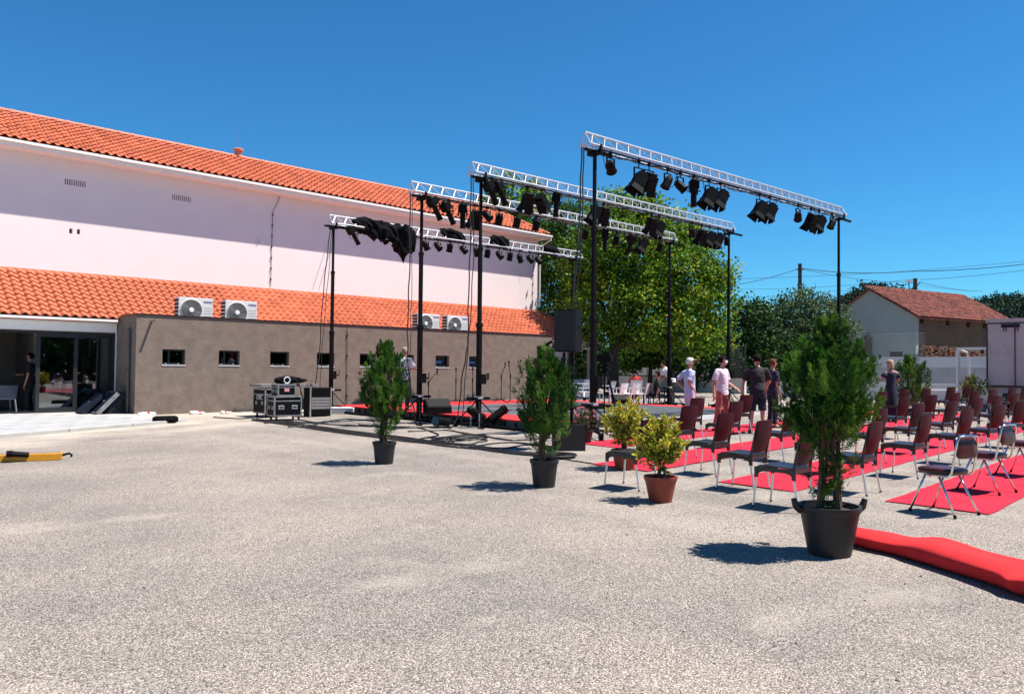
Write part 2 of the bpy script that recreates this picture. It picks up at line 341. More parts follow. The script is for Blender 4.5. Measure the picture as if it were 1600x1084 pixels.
# ---------------------------------------------------------------- ground
mb = MB(); xs = [-400, -60, 0, 6, 15, 30, 45, 60, 120, 400, 1500]; ys = [-400, -60, 0, 15, 30, 60, 120, 400, 1500]
mb.add([(x, y, gz(x)) for y in ys for x in xs], [(j*len(xs)+i, j*len(xs)+i+1, (j+1)*len(xs)+i+1, (j+1)*len(xs)+i) for j in range(len(ys)-1) for i in range(len(xs)-1)])
tag(mb.build('ground', M_GROUND), kind='structure')
# loose chippings lying on the surface
rgv = np.random.default_rng(17); n = 5200
ang = YAW+rgv.uniform(-0.68, 0.68, n); dist = 2.6+rgv.random(n)**1.4*13
gx_ = dist*np.cos(ang); gy_ = dist*np.sin(ang); rad_ = rgv.uniform(0.003, 0.0075, n)*(1+0.8*(rgv.random(n) < 0.06))
octa = np.array([(1, 0, 0), (0, 1, 0), (-1, 0, 0), (0, -1, 0), (0, 0, 0.8), (0, 0, -0.5)]); of = [(0, 1, 4), (1, 2, 4), (2, 3, 4), (3, 0, 4), (1, 0, 5), (2, 1, 5), (3, 2, 5), (0, 3, 5)]
V = []; F = []
for i in range(n):
    a = rgv.uniform(0, 6.28); q = octa*rgv.uniform(.6, 1.3, (6, 3))*rad_[i]; q = np.stack([q[:, 0]*math.cos(a)-q[:, 1]*math.sin(a), q[:, 0]*math.sin(a)+q[:, 1]*math.cos(a), q[:, 2]], 1)
    V.append(q+np.array([gx_[i], gy_[i], gz(gx_[i])+rad_[i]*0.4])); F += [tuple(j+6*i for j in f) for f in of]
M_CHIP = mat('stone_chip', (0.36, 0.33, 0.29), 0.95, var=0.1, scale=30); vary_islands(M_CHIP, 0.7)
me = bpy.data.meshes.new('loose_gravel'); me.from_pydata(np.concatenate(V).tolist(), [], F); me.materials.append(M_CHIP); me.update()
tag(put('loose_gravel', me), kind='stuff')
# paved terrace at the glass door, with its kerb stones
terr = tag(MB().prism([(-6.4, 13.3, 0), (7.35, 20.40, 0), (7.6, 21.2, 0), (7.3, 23.36, 0), (7.08, 25.3, 0), (-6.4, 25.3, 0)], (0, 0, 0.06)).build('terrace', M_CONC), kind='structure')
A = Vector((-6.4, 13.3, 0)); B = Vector((7.35, 20.40, 0)); dv = (B-A); Lk = dv.length; dv.normalize(); nv = Vector((-dv.y, dv.x, 0))
kang = math.atan2(dv.y, dv.x); nk = 9; kl = Lk/nk
for i in range(nk):
    c = A+dv*(kl*(i+0.5))-nv*0.08
    k = MB().box((c.x, c.y, 0.035), (kl-0.016, 0.15, 0.085), kang).build('kerb_stone', M_CONC, terr, bevel=0.008)
# paving slabs laid on the terrace
me = MB().box((0, 0, 0), (0.785, 0.385, 0.012)).mesh('paving_slab', M_PAVE)
n = 0
for j in range(14):
    for i in range(20):
        p = B-dv*(0.42+0.8*i+0.4*(j % 2))+nv*(0.22+0.4*j)
        if p.y > 24.9 or p.x < -2.6 or p.x > 7.0 or p.y < 15: continue
        s = put('paving_slab', me, terr); s.location = (p.x, p.y, 0.066+random.uniform(-0.002, 0.003)); s.rotation_euler = (random.uniform(-.003, .003), random.uniform(-.003, .003), kang); n += 1

# ---------------------------------------------------------------- roof tiles
def tile_verts(wd, ln, rise=0.066, th=0.013, lip=0.038):
    prof = []
    for i in range(9):
        u = i/8
        z = rise*math.sin(math.pi*min(1, u/0.68)) if u <= 0.68 else -0.004*math.sin(math.pi*(u-0.68)/0.32)
        prof.append((u*wd, z))
    vs = [(x, 0.0, z+lip) for x, z in prof]+[(x, ln, z+0.002) for x, z in prof]+[(x, 0.002, z+lip-th) for x, z in prof]
    n = len(prof)
    fs = [(i, i+1, n+i+1, n+i) for i in range(n-1)]+[(2*n+i, 2*n+i+1, i+1, i) for i in range(n-1)]
    return np.array(vs), fs
def ridge_tile_mb(p, q, r=0.11):
    p = Vector(p); q = Vector(q); d = (q-p); L = d.length; d.normalize()
    side = d.cross(Vector((0, 0, 1))).normalized(); up = side.cross(d); m = MB(); vs = []; n = 7
    for t, rr in ((0, r*1.08), (L*0.12, r*1.08), (L*0.121, r), (L*1.05, r*0.93)):
        for i in range(n):
            a = math.pi*i/(n-1); vs.append(p+d*t+side*(rr*math.cos(a))+up*(rr*math.sin(a)*0.75))
    fs = [(k*n+i, k*n+i+1, (k+1)*n+i+1, (k+1)*n+i) for k in range(3) for i in range(n-1)]+[tuple(range(n-1, -1, -1))]
    return m.add(vs, fs)

# ---------------------------------------------------------------- hall
hall = thing('hall', 'long white two storey hall with new orange tiled roofs', 'building', (15, 27.3, 0))
XL, XR = -6.0, 27.2
YW, YD = 27.3, 25.2           # upper wall plane, lower front wall plane
def wall_cells(xs, zs, holes, y0, y1):
    """a wall along X with real openings; holes are (x0,x1,z0,z1)"""
    xs = sorted(set(xs+[h[0] for h in holes]+[h[1] for h in holes])); zs = sorted(set(zs+[h[2] for h in holes]+[h[3] for h in holes]))
    m = MB(); idx = {}
    def vid(x, y, z):
        k = (x, y, z)
        if k not in idx: idx[k] = len(m.v); m.v.append(k)
        return idx[k]
    def q(*c): m.f.append(tuple(vid(*p) for p in c)); m.mi.append(0)
    for i in range(len(xs)-1):
        for j in range(len(zs)-1):
            cx, cz = (xs[i]+xs[i+1])/2, (zs[j]+zs[j+1])/2
            if any(h[0] < cx < h[1] and h[2] < cz < h[3] for h in holes): continue
            a, b, c, d = xs[i], xs[i+1], zs[j], zs[j+1]
            q((a, y0, c), (b, y0, c), (b, y0, d), (a, y0, d)); q((a, y1, d), (b, y1, d), (b, y1, c), (a, y1, c))
    for a, b, c, d in holes:
        q((a, y0, c), (a, y1, c), (a, y1, d), (a, y0, d)); q((b, y0, d), (b, y1, d), (b, y1, c), (b, y0, c))
        q((a, y0, d), (a, y1, d), (b, y1, d), (b, y0, d)); q((a, y0, c), (b, y0, c), (b, y1, c), (a, y1, c))
    X0, X1, Z0, Z1 = xs[0], xs[-1], zs[0], zs[-1]
    q((X0, y0, Z0), (X0, y0, Z1), (X0, y1, Z1), (X0, y1, Z0)); q((X1, y0, Z0), (X1, y1, Z0), (X1, y1, Z1), (X1, y0, Z1))
    q((X0, y0, Z1), (X1, y0, Z1), (X1, y1, Z1), (X0, y1, Z1))
    return m
vents = []
def slot_row(pa, pb, n, h):
    a, b = on_y(*pa, YW), on_y(*pb, YW); z = (a.z+b.z)/2
    return [(a.x+(b.x-a.x)*(i+0.1)/n, a.x+(b.x-a.x)*(i+0.62)/n, z-h/2, z+h/2) for i in range(n)]
rows = [slot_row((101, 284), (135, 288), 10, 0.19), slot_row((269, 308), (299, 312), 10, 0.19)]
pair = [(on_y(px, py, YW).x-0.04, on_y(px, py, YW).x+0.05, on_y(px, py, YW).z-0.08, on_y(px, py, YW).z+0.08) for px, py in ((110.5, 361), (122.5, 362))]
holes = rows[0]+rows[1]+pair
wm = wall_cells([XL, XR], [2.6, 8.03], holes, YW, YW+0.3)
wm.box2((XR-0.3, YW+0.3, 2.6), (XR, 30.3, 8.03)).box2((XL, 30.0, 0.02), (XR-0.3, 30.3, 8.03)).box2((XL, YW+0.3, 2.6), (XL+0.3, 30.0, 8.03))
wl = wm.build('upper_wall', M_WHITE, hall, world=True)
for k, r in enumerate((rows[0], rows[1], pair)):
    m = MB(); x0, x1, z0, z1 = min(h[0] for h in r), max(h[1] for h in r), r[0][2], r[0][3]
    m.box2((x0-0.05, YW+0.20, z0-0.05), (x1+0.05, YW+0.28, z1+0.05)); m.build('vent', M_DARK, hall, world=True)
# lower front wall: opening of the glass doors, white beam above
DX0, DX1, DZ = 3.98, 7.085, 2.42
lw = wall_cells([XL, 7.3], [0.02, 2.8], [(DX0, DX1, 0.03, DZ)], YD, YD+0.25)
lw.build('lower_wall', M_WHITE, hall, world=True)
lw2 = wall_cells([24.0, XR], [0.02, 2.8], [(25.2, 26.4, 0.9, 2.1)], YD, YD+0.25); lw2.build('lower_wall', M_WHITE, hall, world=True)
MB().box2((XL, YD-0.10, DZ+0.03), (7.08, YD-0.003, 2.74)).build('beam', M_WHITE2, hall, world=True)
# room behind the doors
rm = MB(); rm.box2((DX0-0.6, 29.4, 0.03), (7.6, 29.5, 2.6)).box2((DX0-0.7, YD+0.26, 0.03), (DX0-0.6, 29.4, 2.6)).box2((7.6, YD+0.26, 0.03), (7.7, 29.4, 2.6))
rm.box2((DX0-0.7, YD+0.26, 2.6), (7.7, 29.5, 2.7)); rm.box2((DX0-0.7, YD+0.26, 0.0), (7.7, 29.5, 0.028)); rm.build('interior', M_INT, hall, world=True)
MB().box2((5.25, YD+1.6, 0.03), (5.35, 29.3, 2.58)).build('interior_partition', M_INT, hall, world=True)
# door frames and panes
def frame_rect(m, x0, x1, z0, z1, y, t, dep):
    m.box2((x0, y, z0), (x0+t, y+dep, z1)).box2((x1-t, y, z0), (x1, y+dep, z1)).box2((x0+t, y+0.002, z1-t), (x1-t, y+dep-0.002, z1)).box2((x0+t, y+0.002, z0), (x1-t, y+dep-0.002, z0+t)); return m
frame_rect(MB(), DX0, DX1, 0.035, DZ-0.002, YD+0.06, 0.075, 0.13).build('door_frame', M_FRAME, hall, world=True)
for x0, x1, y in ((5.02, 6.08, YD+0.07), (6.00, 7.01, YD+0.125)):
    d = frame_rect(MB(), x0, x1, 0.11, DZ-0.08, y, 0.10, 0.05).build('sliding_door', M_FRAME, hall, world=True)
    MB().box2((x0+0.1, y+0.02, 0.21), (x1-0.1, y+0.03, DZ-0.18)).build('pane', M_GLASS, d, world=True)
# lower roof
EY, EZ, EX = 24.95, 2.80, 29.4
TY, TZ = YW, 4.28
sl_v = Vector((0, TY-EY, TZ-EZ)); SLL = sl_v.length; sl_v.normalize(); nrm = Vector((1, 0, 0)).cross(sl_v)
hx = XR+0.0
deck = MB().add([(XL, EY, EZ-0.03), (EX, EY, EZ-0.03), (XR+0.05, TY, TZ-0.03), (XL, TY, TZ-0.03), (EX, 32, EZ-0.03), (XR+0.05, 30.0, TZ-0.03),
                 (XL, EY, EZ-0.10), (EX, EY, EZ-0.10), (EX, 32, EZ-0.10)], [(0, 1, 2, 3), (1, 4, 5, 2), (6, 7, 1, 0), (7, 8, 4, 1)])
lroof = deck.build('lower_roof', M_TILE, hall, world=True)
TW, NR = 0.25, 10; TL = SLL/NR
tv, tf = tile_verts(TW*1.04, TL*1.16)
me_tile = bpy.data.meshes.new('roof_tile'); me_tile.from_pydata([tuple(v) for v in tv], [], tf); me_tile.materials.append(M_TILE)
me_tile.polygons.foreach_set('use_smooth', [True]*8+[False]*8); me_tile.update()
rmat = Matrix(((1, 0, nrm.x), (0, sl_v.y, nrm.y), (0, sl_v.z, nrm.z)))
rmq = rmat.to_quaternion()
SV, SF = [], []; cnt = 0
x_start = 3.55
O_l = origin(lroof)
def stuff_add(V, F, P, M):
    w_ = (np.array(M)@tv.T).T+np.array(P); o = len(V)*len(tv); V.append(w_); F.extend([tuple(i+o for i in f) for f in tf])
for c in range(int((EX-XL)/TW)+1):
    x = x_start+(c-38)*TW
    if x < XL: continue
    for r in range(NR):
        p = Vector((x, EY-0.06, EZ))+sl_v*(r*TL)+nrm*0.012
        if x+TW > EX-(r+1)*TL*sl_v.y*0.95: continue
        jt = Vector((random.uniform(-.003, .003), random.uniform(-.004, .004), random.uniform(-.003, .004)))
        if 38 <= c < 38+30:
            o = put('roof_tile', me_tile, lroof); o.location = p+jt-O_l; o.rotation_mode = 'QUATERNION'; o.rotation_quaternion = rmq; cnt += 1
        else: stuff_add(SV, SF, p+jt, rmat)
def build_stuff(name, V, F, m, parent):
    a = np.concatenate(V)-np.array(origin(parent)); me = bpy.data.meshes.new(name); me.from_pydata(a.tolist(), [], F); me.materials.append(m); me.update()
    return tag(put(name, me, parent), kind='stuff')
build_stuff('roof_tiles', SV, SF, M_TILE, lroof)
# hip of the lower roof
hp, hq = Vector((EX, EY, EZ+0.05)), Vector((XR+0.05, TY, TZ+0.05))
nh = 8
for i in range(nh): ridge_tile_mb(hp.lerp(hq, i/nh), hp.lerp(hq, (i+1)/nh), 0.10).build('hip_tile', M_TILE, lroof, world=True)
# strip of flashing where the roof meets the wall, gutter and fascia
MB().box2((XL, YW-0.03, TZ-0.02), (XR, YW-0.002, TZ+0.09)).build('flashing', M_RIDGE, hall, world=True)
g_ = MB().box2((XL, EY-0.16, EZ-0.07), (7.02, EY-0.05, EZ-0.005)); g_.build('gutter', M_WHITE2, hall, world=True)
MB().box2((24.3, EY-0.16, EZ-0.07), (EX+0.1, EY-0.05, EZ-0.005)).build('gutter', M_WHITE2, hall, world=True)
MB().box2((XL, EY+0.03, EZ-0.14), (7.05, YD-0.11, EZ-0.07)).build('soffit', M_WHITE2, hall, world=True)
# corner porch at the right end
MB().box2((XR+0.0, YD-0.05, 2.42), (EX-0.15, YD+0.2, 2.72)).build('porch_beam', M_WHITE2, hall, world=True)
MB().box2((EX-0.5, YD-0.05, 0.2), (EX-0.15, YD+0.3, 2.42)).build('pillar', M_WHITE, hall, world=True)
MB().box2((XR, YD, 0.2), (EX-0.5, YD+0.2, 0.95)).build('porch_wall', M_WHITE, hall, world=True)
# upper roof
UY, UZ, UXR, RYd, RZ = 26.72, 8.12, 27.40, 28.8, 9.46
hx_end = UXR-(RYd-UY)
uroof = MB().add([(XL, UY, UZ-0.03), (UXR, UY, UZ-0.03), (hx_end, RYd, RZ-0.03), (XL, RYd, RZ-0.03), (UXR, 30.95, UZ-0.03), (XL, 30.95, UZ-0.03)],
                 [(0, 1, 2, 3), (1, 4, 2), (3, 2, 4, 5)]).build('upper_roof', M_TILE, hall, world=True)
us = Vector((0, RYd-UY, RZ-UZ)); ULL = us.length; us.normalize(); un = Vector((1, 0, 0)).cross(us); um = Matrix(((1, 0, un.x), (0, us.y, un.y), (0, us.z, un.z)))
NU = 9; UL = ULL/NU; tv_keep = tv; tv, tf = tile_verts(TW*1.04, UL*1.16)
SV, SF = [], []
for c in range(int((UXR-XL)/TW)+1):
    x = XL+c*TW
    for r in range(NU):
        if x+TW > UXR-(r+1)*UL*us.y: continue
        p = Vector((x, UY-0.06, UZ))+us*(r*UL)+un*0.012
        stuff_add(SV, SF, p+Vector((random.uniform(-.003, .003), random.uniform(-.004, .004), random.uniform(-.003, .004))), um)
build_stuff('roof_tiles', SV, SF, M_TILE, uroof)
x = 2.0; mrt = None
while x < hx_end:
    ridge_tile_mb((x, RYd, RZ+0.03), (min(x+0.40, hx_end+0.1), RYd, RZ+0.03), 0.12).build('ridge_tile', M_RIDGE, uroof, world=True); x += 0.40
MB().box2((XL, RYd-0.1, RZ-0.02), (2.0, RYd+0.1, RZ+0.1)).build('ridge_mortar', M_RIDGE, uroof, world=True)
hp, hq = Vector((UXR, UY, UZ+0.05)), Vector((hx_end, RYd, RZ+0.05))
for i in range(9): ridge_tile_mb(hp.lerp(hq, i/9), hp.lerp(hq, (i+1)/9), 0.10).build('hip_tile', M_TILE, uroof, world=True)
MB().box2((XL, UY-0.13, UZ-0.10), (UXR+0.1, UY-0.03, UZ-0.02)).build('gutter', M_WHITE2, hall, world=True)
MB().box2((XL, UY-0.02, UZ-0.20), (UXR, UY+0.06, UZ-0.035)).box2((XL, UY+0.06, UZ-0.20), (UXR, YW-0.002, UZ-0.15)).box2((XR+0.002, YW, UZ-0.20), (UXR, 30.3, UZ-0.15)).build('soffit', M_WHITE2, hall, world=True)
MB().tube([(UXR+0.03, UY-0.08, UZ-0.10), (UXR+0.03, UY-0.08, UZ-0.25), (XR+0.06, YW-0.06, UZ-0.55), (XR+0.06, YW-0.06, 4.6)], 0.04, 8).build('downpipe', M_WHITE2, hall, world=True)
# roof vent with a thin aerial
p = on_y(372, 250, RYd)
vc = MB().lathe([(0.13, -0.05), (0.13, 0.16), (0.19, 0.17), (0.20, 0.23), (0.16, 0.26), (0.0, 0.27)], 14, (p.x, RYd, RZ+0.10)).build('roof_vent', M_RIDGE, hall, smooth=False, world=True)
MB().bar((p.x, RYd, RZ+0.36), (p.x+0.02, RYd, RZ+2.3), 0.004, 4).build('aerial', M_GALV, hall, world=True)
# lightning conductors clipped to the wall
def conductor(pts, parent, y, clips):
    w_ = [on_y(a, b, y) for a, b in pts]
    o = MB().tube([(q.x, y-0.03, q.z) for q in w_], 0.010, 5).build('conductor', M_CABLE, parent, world=True)
    a, b = w_[-2], w_[-1]
    for i in range(clips):
        q = a.lerp(b, (i+0.3)/clips); MB().box((q.x, y-0.025, q.z), (0.035, 0.05, 0.06)).build('clip', M_CABLE, o, world=True)
conductor([(437, 303), (434, 315), (425.5, 331), (422.5, 448)], hall, YW, 7)
conductor([(833, 400), (831.5, 480)], hall, YW, 6)
for a, b in (((402, 372), (400, 385)), ((408, 373), (401, 385)), ((813, 430), (811, 442)), ((510, 385), (488, 452)), ((517, 388), (497, 455)), ((634, 418), (632, 422))):
    p, q = on_y(*a, YW), on_y(*b, YW); MB().bar((p.x, YW-0.02, p.z), (q.x, YW-0.02, q.z), 0.005, 4).build('wall_wire', M_GALV, hall, world=True)

# ---------------------------------------------------------------- grey annex
AX0, AX1, AY, AH = 7.11, 24.2, 23.39, 2.90
annex = thing('annex', 'low grey rendered annex with a row of small windows', 'building', (15.6, AY, 0))
wins = [(7.84+1.666*i, 8.50+1.666*i, 1.47, 1.93) for i in range(8)]
aw = wall_cells([AX0, AX1], [0.0, AH], wins, AY, AY+0.25)
aw.box2((AX0, AY+0.25, 0), (AX0+0.25, YD-0.003, AH)).box2((AX1-0.25, AY+0.25, 0), (AX1, YD-0.003, AH))
aw.build('wall', M_GREY, annex, world=True)
MB().box2((AX0+0.25, AY+0.25, 2.55), (AX1-0.25, YD-0.01, 2.68)).build('flat_roof', M_CONC, annex, world=True)
MB().box2((AX0-0.03, AY-0.03, AH+0.002), (AX1+0.03, AY+0.28, AH+0.04)).box2((AX0-0.03, AY+0.28, AH+0.002), (AX0+0.28, YD-0.35, AH+0.04)).box2((AX1-0.28, AY+0.28, AH+0.002), (AX1+0.03, YD-0.35, AH+0.04)).build('coping', M_COPING, annex, world=True)
MB().box2((AX0+0.26, YD-0.4, 0.05), (AX1-0.26, YD-0.35, 2.5)).build('interior_wall', M_DARK, annex, world=True)
for i, (x0, x1, z0, z1) in enumerate(wins):
    y = AY+0.13; m = frame_rect(MB(), x0+0.002, x1-0.002, z0+0.012, z1-0.002, y, 0.045, 0.06)
    if i < 2: m.box2((x0+0.2, y+0.004, z0+0.05), (x0+0.25, y+0.055, z1-0.047))
    wn = m.build('window', M_FRAME, annex, world=True)
    MB().box2((x0+0.04, y+0.025, z0+0.05), (x1-0.04, y+0.033, z1-0.04)).build('pane', M_PANE, wn, world=True)
    MB().box2((x0-0.01, AY-0.015, z0-0.025), (x1+0.01, AY+0.12, z0+0.008)).build('sill', M_SILL, wn, world=True)
    for s in (0.2, 0.75):
        MB().box((x0+(x1-x0)*s, y-0.012, z0+0.04), (0.06, 0.02, 0.02)).build('handle', M_ALU, wn, world=True)
    if i in (6, 7):
        MB().box2((x0+0.06, y-0.03, z0+0.17), (x0+0.36, y+0.015, z0+0.25)).build('blue_fold', M_BLUEFOLD, wn, world=True)
# spout, downpipe, seam cable
p = on_y(237, 501, AY)
MB().bar((p.x, AY+0.02, p.z), (p.x+0.02, AY-0.30, p.z-0.03), 0.035, 10).build('spout', M_CHROME, annex, world=True)
MB().tube([(AX0-0.06, AY+0.45, 2.5), (AX0-0.06, AY+0.45, 0.10)], 0.045, 8).box((AX0-0.06, AY+0.45, 2.48), (0.12, 0.12, 0.10)).box((AX0-0.055, AY+0.45, 1.35), (0.12, 0.11, 0.03)).box((AX0-0.055, AY+0.45, 0.5), (0.12, 0.11, 0.03)).build('downpipe', mat('grey_pipe', (0.10, 0.09, 0.085), 0.6), annex, world=True)
conductor([(542, 512), (542, 515), (541, 640)], annex, AY, 4)
p = on_y(853, 538, AY); lampo = MB().box((p.x, AY-0.05, p.z), (0.10, 0.10, 0.10)).bar((p.x, AY-0.1, p.z+0.03), (p.x+0.05, AY-0.32, p.z+0.12), 0.05, 8, 0.07).bar((p.x, AY-0.06, p.z-0.1), (p.x, AY-0.06, p.z+0.05), 0.05, 8).build('floodlight', M_BLACK, annex, world=True)
# air conditioners standing on the annex roof
AC_LB = ['leftmost of the four air conditioning units on the annex roof', 'second air conditioning unit from the left on the annex roof', 'third air conditioning unit, half behind a thin black mast', 'rightmost of the four air conditioning units on the annex roof']
for i, (x0, x1) in enumerate(((8.46, 9.50), (9.90, 10.94), (17.36, 18.40), (18.80, 19.84))):
    t = thing('air_conditioner', AC_LB[i], 'air conditioner', ((x0+x1)/2, 24.1, 2.68), 0, 'air conditioning units on the annex roof')
    W = (x1-x0); h = 0.76; zb = 0.10
    body = MB().box((0, 0, zb+h/2), (W, 0.36, h)).build('body', M_ACWHITE, t, bevel=0.012)
    MB().box((-W/2+0.12, 0, 0.05), (0.1, 0.34, 0.1)).box((W/2-0.12, 0, 0.05), (0.1, 0.34, 0.1)).build('foot', M_BLACK, t)
    cx = -0.14; cz = zb+h/2; r = 0.325; MX = Matrix.Rotation(R(90), 3, 'X')
    fan = MB().lathe([(r, 0), (r, 0.012), (0, 0.012)], 30, (cx, -0.181, cz), mtx=MX).build('fan', M_ACGRILLE, t)
    m = MB()
    for rr in [0.07+0.028*k for k in range(10)]:
        m.tube([(cx+rr*math.cos(a*math.pi/12), -0.20, cz+rr*math.sin(a*math.pi/12)) for a in range(25)], 0.005, 4, caps=False)
    for a in range(8): m.bar((cx+0.05*math.cos(a*math.pi/4), -0.2, cz+0.05*math.sin(a*math.pi/4)), (cx+r*math.cos(a*math.pi/4+.4), -0.2, cz+r*math.sin(a*math.pi/4+.4)), 0.005, 4)
    m.build('grille', M_ACGRILLE, fan)
    MB().tube([(cx+r*math.cos(a*math.pi/15), -0.19, cz+r*math.sin(a*math.pi/15)) for a in range(31)], 0.014, 5, caps=False).build('fan_ring', M_ACWHITE, fan)
    MB().lathe([(0.075, 0), (0.07, 0.02), (0, 0.025)], 16, (cx, -0.195, cz), mtx=MX).build('hub', M_WHITE2, fan)
    o = put('lettering', text_mesh('SAMSUNG', 0.095, M_BLUE), t); o.location = (W/2-0.155, -0.1835, zb+h-0.12); o.rotation_euler = (R(90), 0, 0); o.scale = (0.62, 1, 1)
    for k in range(5): MB().box((W/2-0.155, -0.181, zb+0.12+k*0.085), (0.26, 0.006, 0.008)).build('rib', M_ACGRILLE, t)
    for k in range(6): MB().box((-W/2-0.003, 0, zb+0.09+k*0.115), (0.012, 0.30, 0.075)).build('side_grille', M_DARK, t)
# ---------------------------------------------------------------- stage
SX0, SX1, SY0, SY1, SH = 12.3, 21.9, 12.0, 21.2, 0.27
stage = thing('stage', 'low outdoor stage with red carpet borders round a dark dance floor', 'stage', ((SX0+SX1)/2, (SY0+SY1)/2, 0))
m = MB(); m.prism([(SX0+.05, SY0+.05, -0.02), (SX1-.05, SY0+.05, -0.02), (SX1-.05, SY1-.05, -0.02), (SX0+.05, SY1-.05, -0.02)], (0, 0, SH)); m.build('base', M_STAGESIDE, stage, world=True)
i = 0
for (x0, y0, x1, y1) in ((SX0, SY0+0.0, SX0+1.25, SY1), (SX0+1.25, SY1-2.0, SX1, SY1), (SX1-0.9, SY0+1.2, SX1, SY1-2.0)):
    MB().box2((x0, y0, SH-0.02), (x1, y1, SH+0.006)).build('carpet_border', M_STAGERED, stage, world=True)
me = MB().box((0, 0, 0), (1.0, 1.0, 0.018)).mesh('floor_panel', M_STAGEFLOOR)
for a in range(7):
    for b in range(7):
        x, y = SX0+1.25+0.53+a*1.065, SY0+0.52+b*1.03
        if x > SX1-0.95+ (0.9 if y < SY0+1.2 else 0): continue
        o = put('floor_panel', me, stage); o.location = (x-stage.location.x, y-stage.location.y, SH+0.001+random.uniform(-.001, .001)); o.scale = (1.055, 1.02, 1)
for k in range(24): MB().box((SX0+0.02, SY0+0.3+k*0.38, 0.11), (0.04, 0.025, 0.20)).build('skirt_batten', M_BLACK, stage, world=True)
MB().box2((SX0-0.28, SY0-0.4, 0.01), (SX0-0.16, SY1-1.0, 0.13)).build('base_shadow_bar', M_BLACKMETAL, stage, world=True)  # black bar added in place of the dark shadow along the stage foot
MB().box2((SX0+2.0, SY0-0.03, 0.03), (SX1, SY0+0.0, SH-0.03)).build('front_board', M_WALLFAR, stage, world=True)

# ---------------------------------------------------------------- trusses on lifting towers
TRUSS = []   # (Y, x0, z0, x1, z1) underside
TR_LB = ['farthest aluminium truss, partly wrapped in black cloth', 'third aluminium truss counted from the nearest, hung with spotlights', 'second nearest aluminium truss, crossing in front of the tree', 'nearest and highest aluminium truss of stage spotlights']
tower_near = ['black lifting tower beside the flight cases', 'black lifting tower beside the wedge monitor, left of the widest gap', 'black lifting tower with spotlights lying at its feet', 'nearest black lifting tower, just right of the loudspeaker']
tower_far = ['black lifting tower at the right end of the farthest truss, among the leaves', 'black lifting tower standing before the white garden wall', 'black lifting tower between the two standing men', 'black lifting tower rising behind the largest potted thuja']
def truss(k, Y, x0, z0, x1, z1):
    L = x1-x0; ang = math.atan2(z1-z0, L)
    t = thing('truss', TR_LB[k], 'truss', (x0, Y, z0), 0, 'aluminium lighting trusses over the stage')
    Mr = Matrix.Rotation(-ang, 4, 'Y'); LL = math.hypot(L, z1-z0); H, Wd = 0.29, 0.15
    top = Vector((0, 0, H)); 
    for (y, z) in ((0, H), (-Wd, 0.03), (Wd, 0.03)):
        MB().bar((0, y, z), (LL, y, z), 0.026, 8).xf(Mr).build('chord', M_ALU, t)
    pitch = 0.40; n = int(LL/pitch)
    me = {}
    for s in (-1, 1):
        for j in range(n):
            for h in (0, 1):
                key = (s, h)
                if key not in me:
                    a, b = (0, s*Wd, 0.03), (pitch/2, 0, H)
                    if h: a, b = (pitch/2, 0, H), (pitch, s*Wd, 0.03)
                    me[key] = MB().bar(a, b, 0.011, 5).xf(Mr.to_3x3().to_4x4()).mesh('brace', M_ALU)
                o = put('brace', me[key], t); o.location = Mr@Vector((j*pitch+0.02, 0, 0))
    m = MB()
    for j in range(n): m.bar((j*pitch, -Wd if j % 2 else Wd, 0.03), ((j+1)*pitch, Wd if j % 2 else -Wd, 0.03), 0.010, 5)
    m.xf(Mr); m.build('bottom_lacing', M_ALU, t)
    for x in (0.0, LL):
        MB().bar((x, -Wd, 0.03), (x, 0, H), 0.014, 6).bar((x, Wd, 0.03), (x, 0, H), 0.014, 6).bar((x, -Wd, 0.03), (x, Wd, 0.03), 0.014, 6).xf(Mr).build('end_frame', M_ALU, t)
    # lamp bar and cable runs slung under the truss
    MB().bar((0.25, -Wd, -0.035), (LL-0.25, -Wd, -0.035), 0.020, 6).xf(Mr).build('lamp_bar', M_BLACKMETAL, t)
    m = MB()
    for q in range(3):
        pts = [(x, random.uniform(-.1, .1), -0.01-0.05*abs(math.sin(x*2.1+q))*random.uniform(.3, 1)) for x in np.linspace(0.1, LL-0.1, 46)]
        m.tube(pts, 0.011, 4)
    m.xf(Mr); m.build('cable_run', M_CABLE, t)
    return t
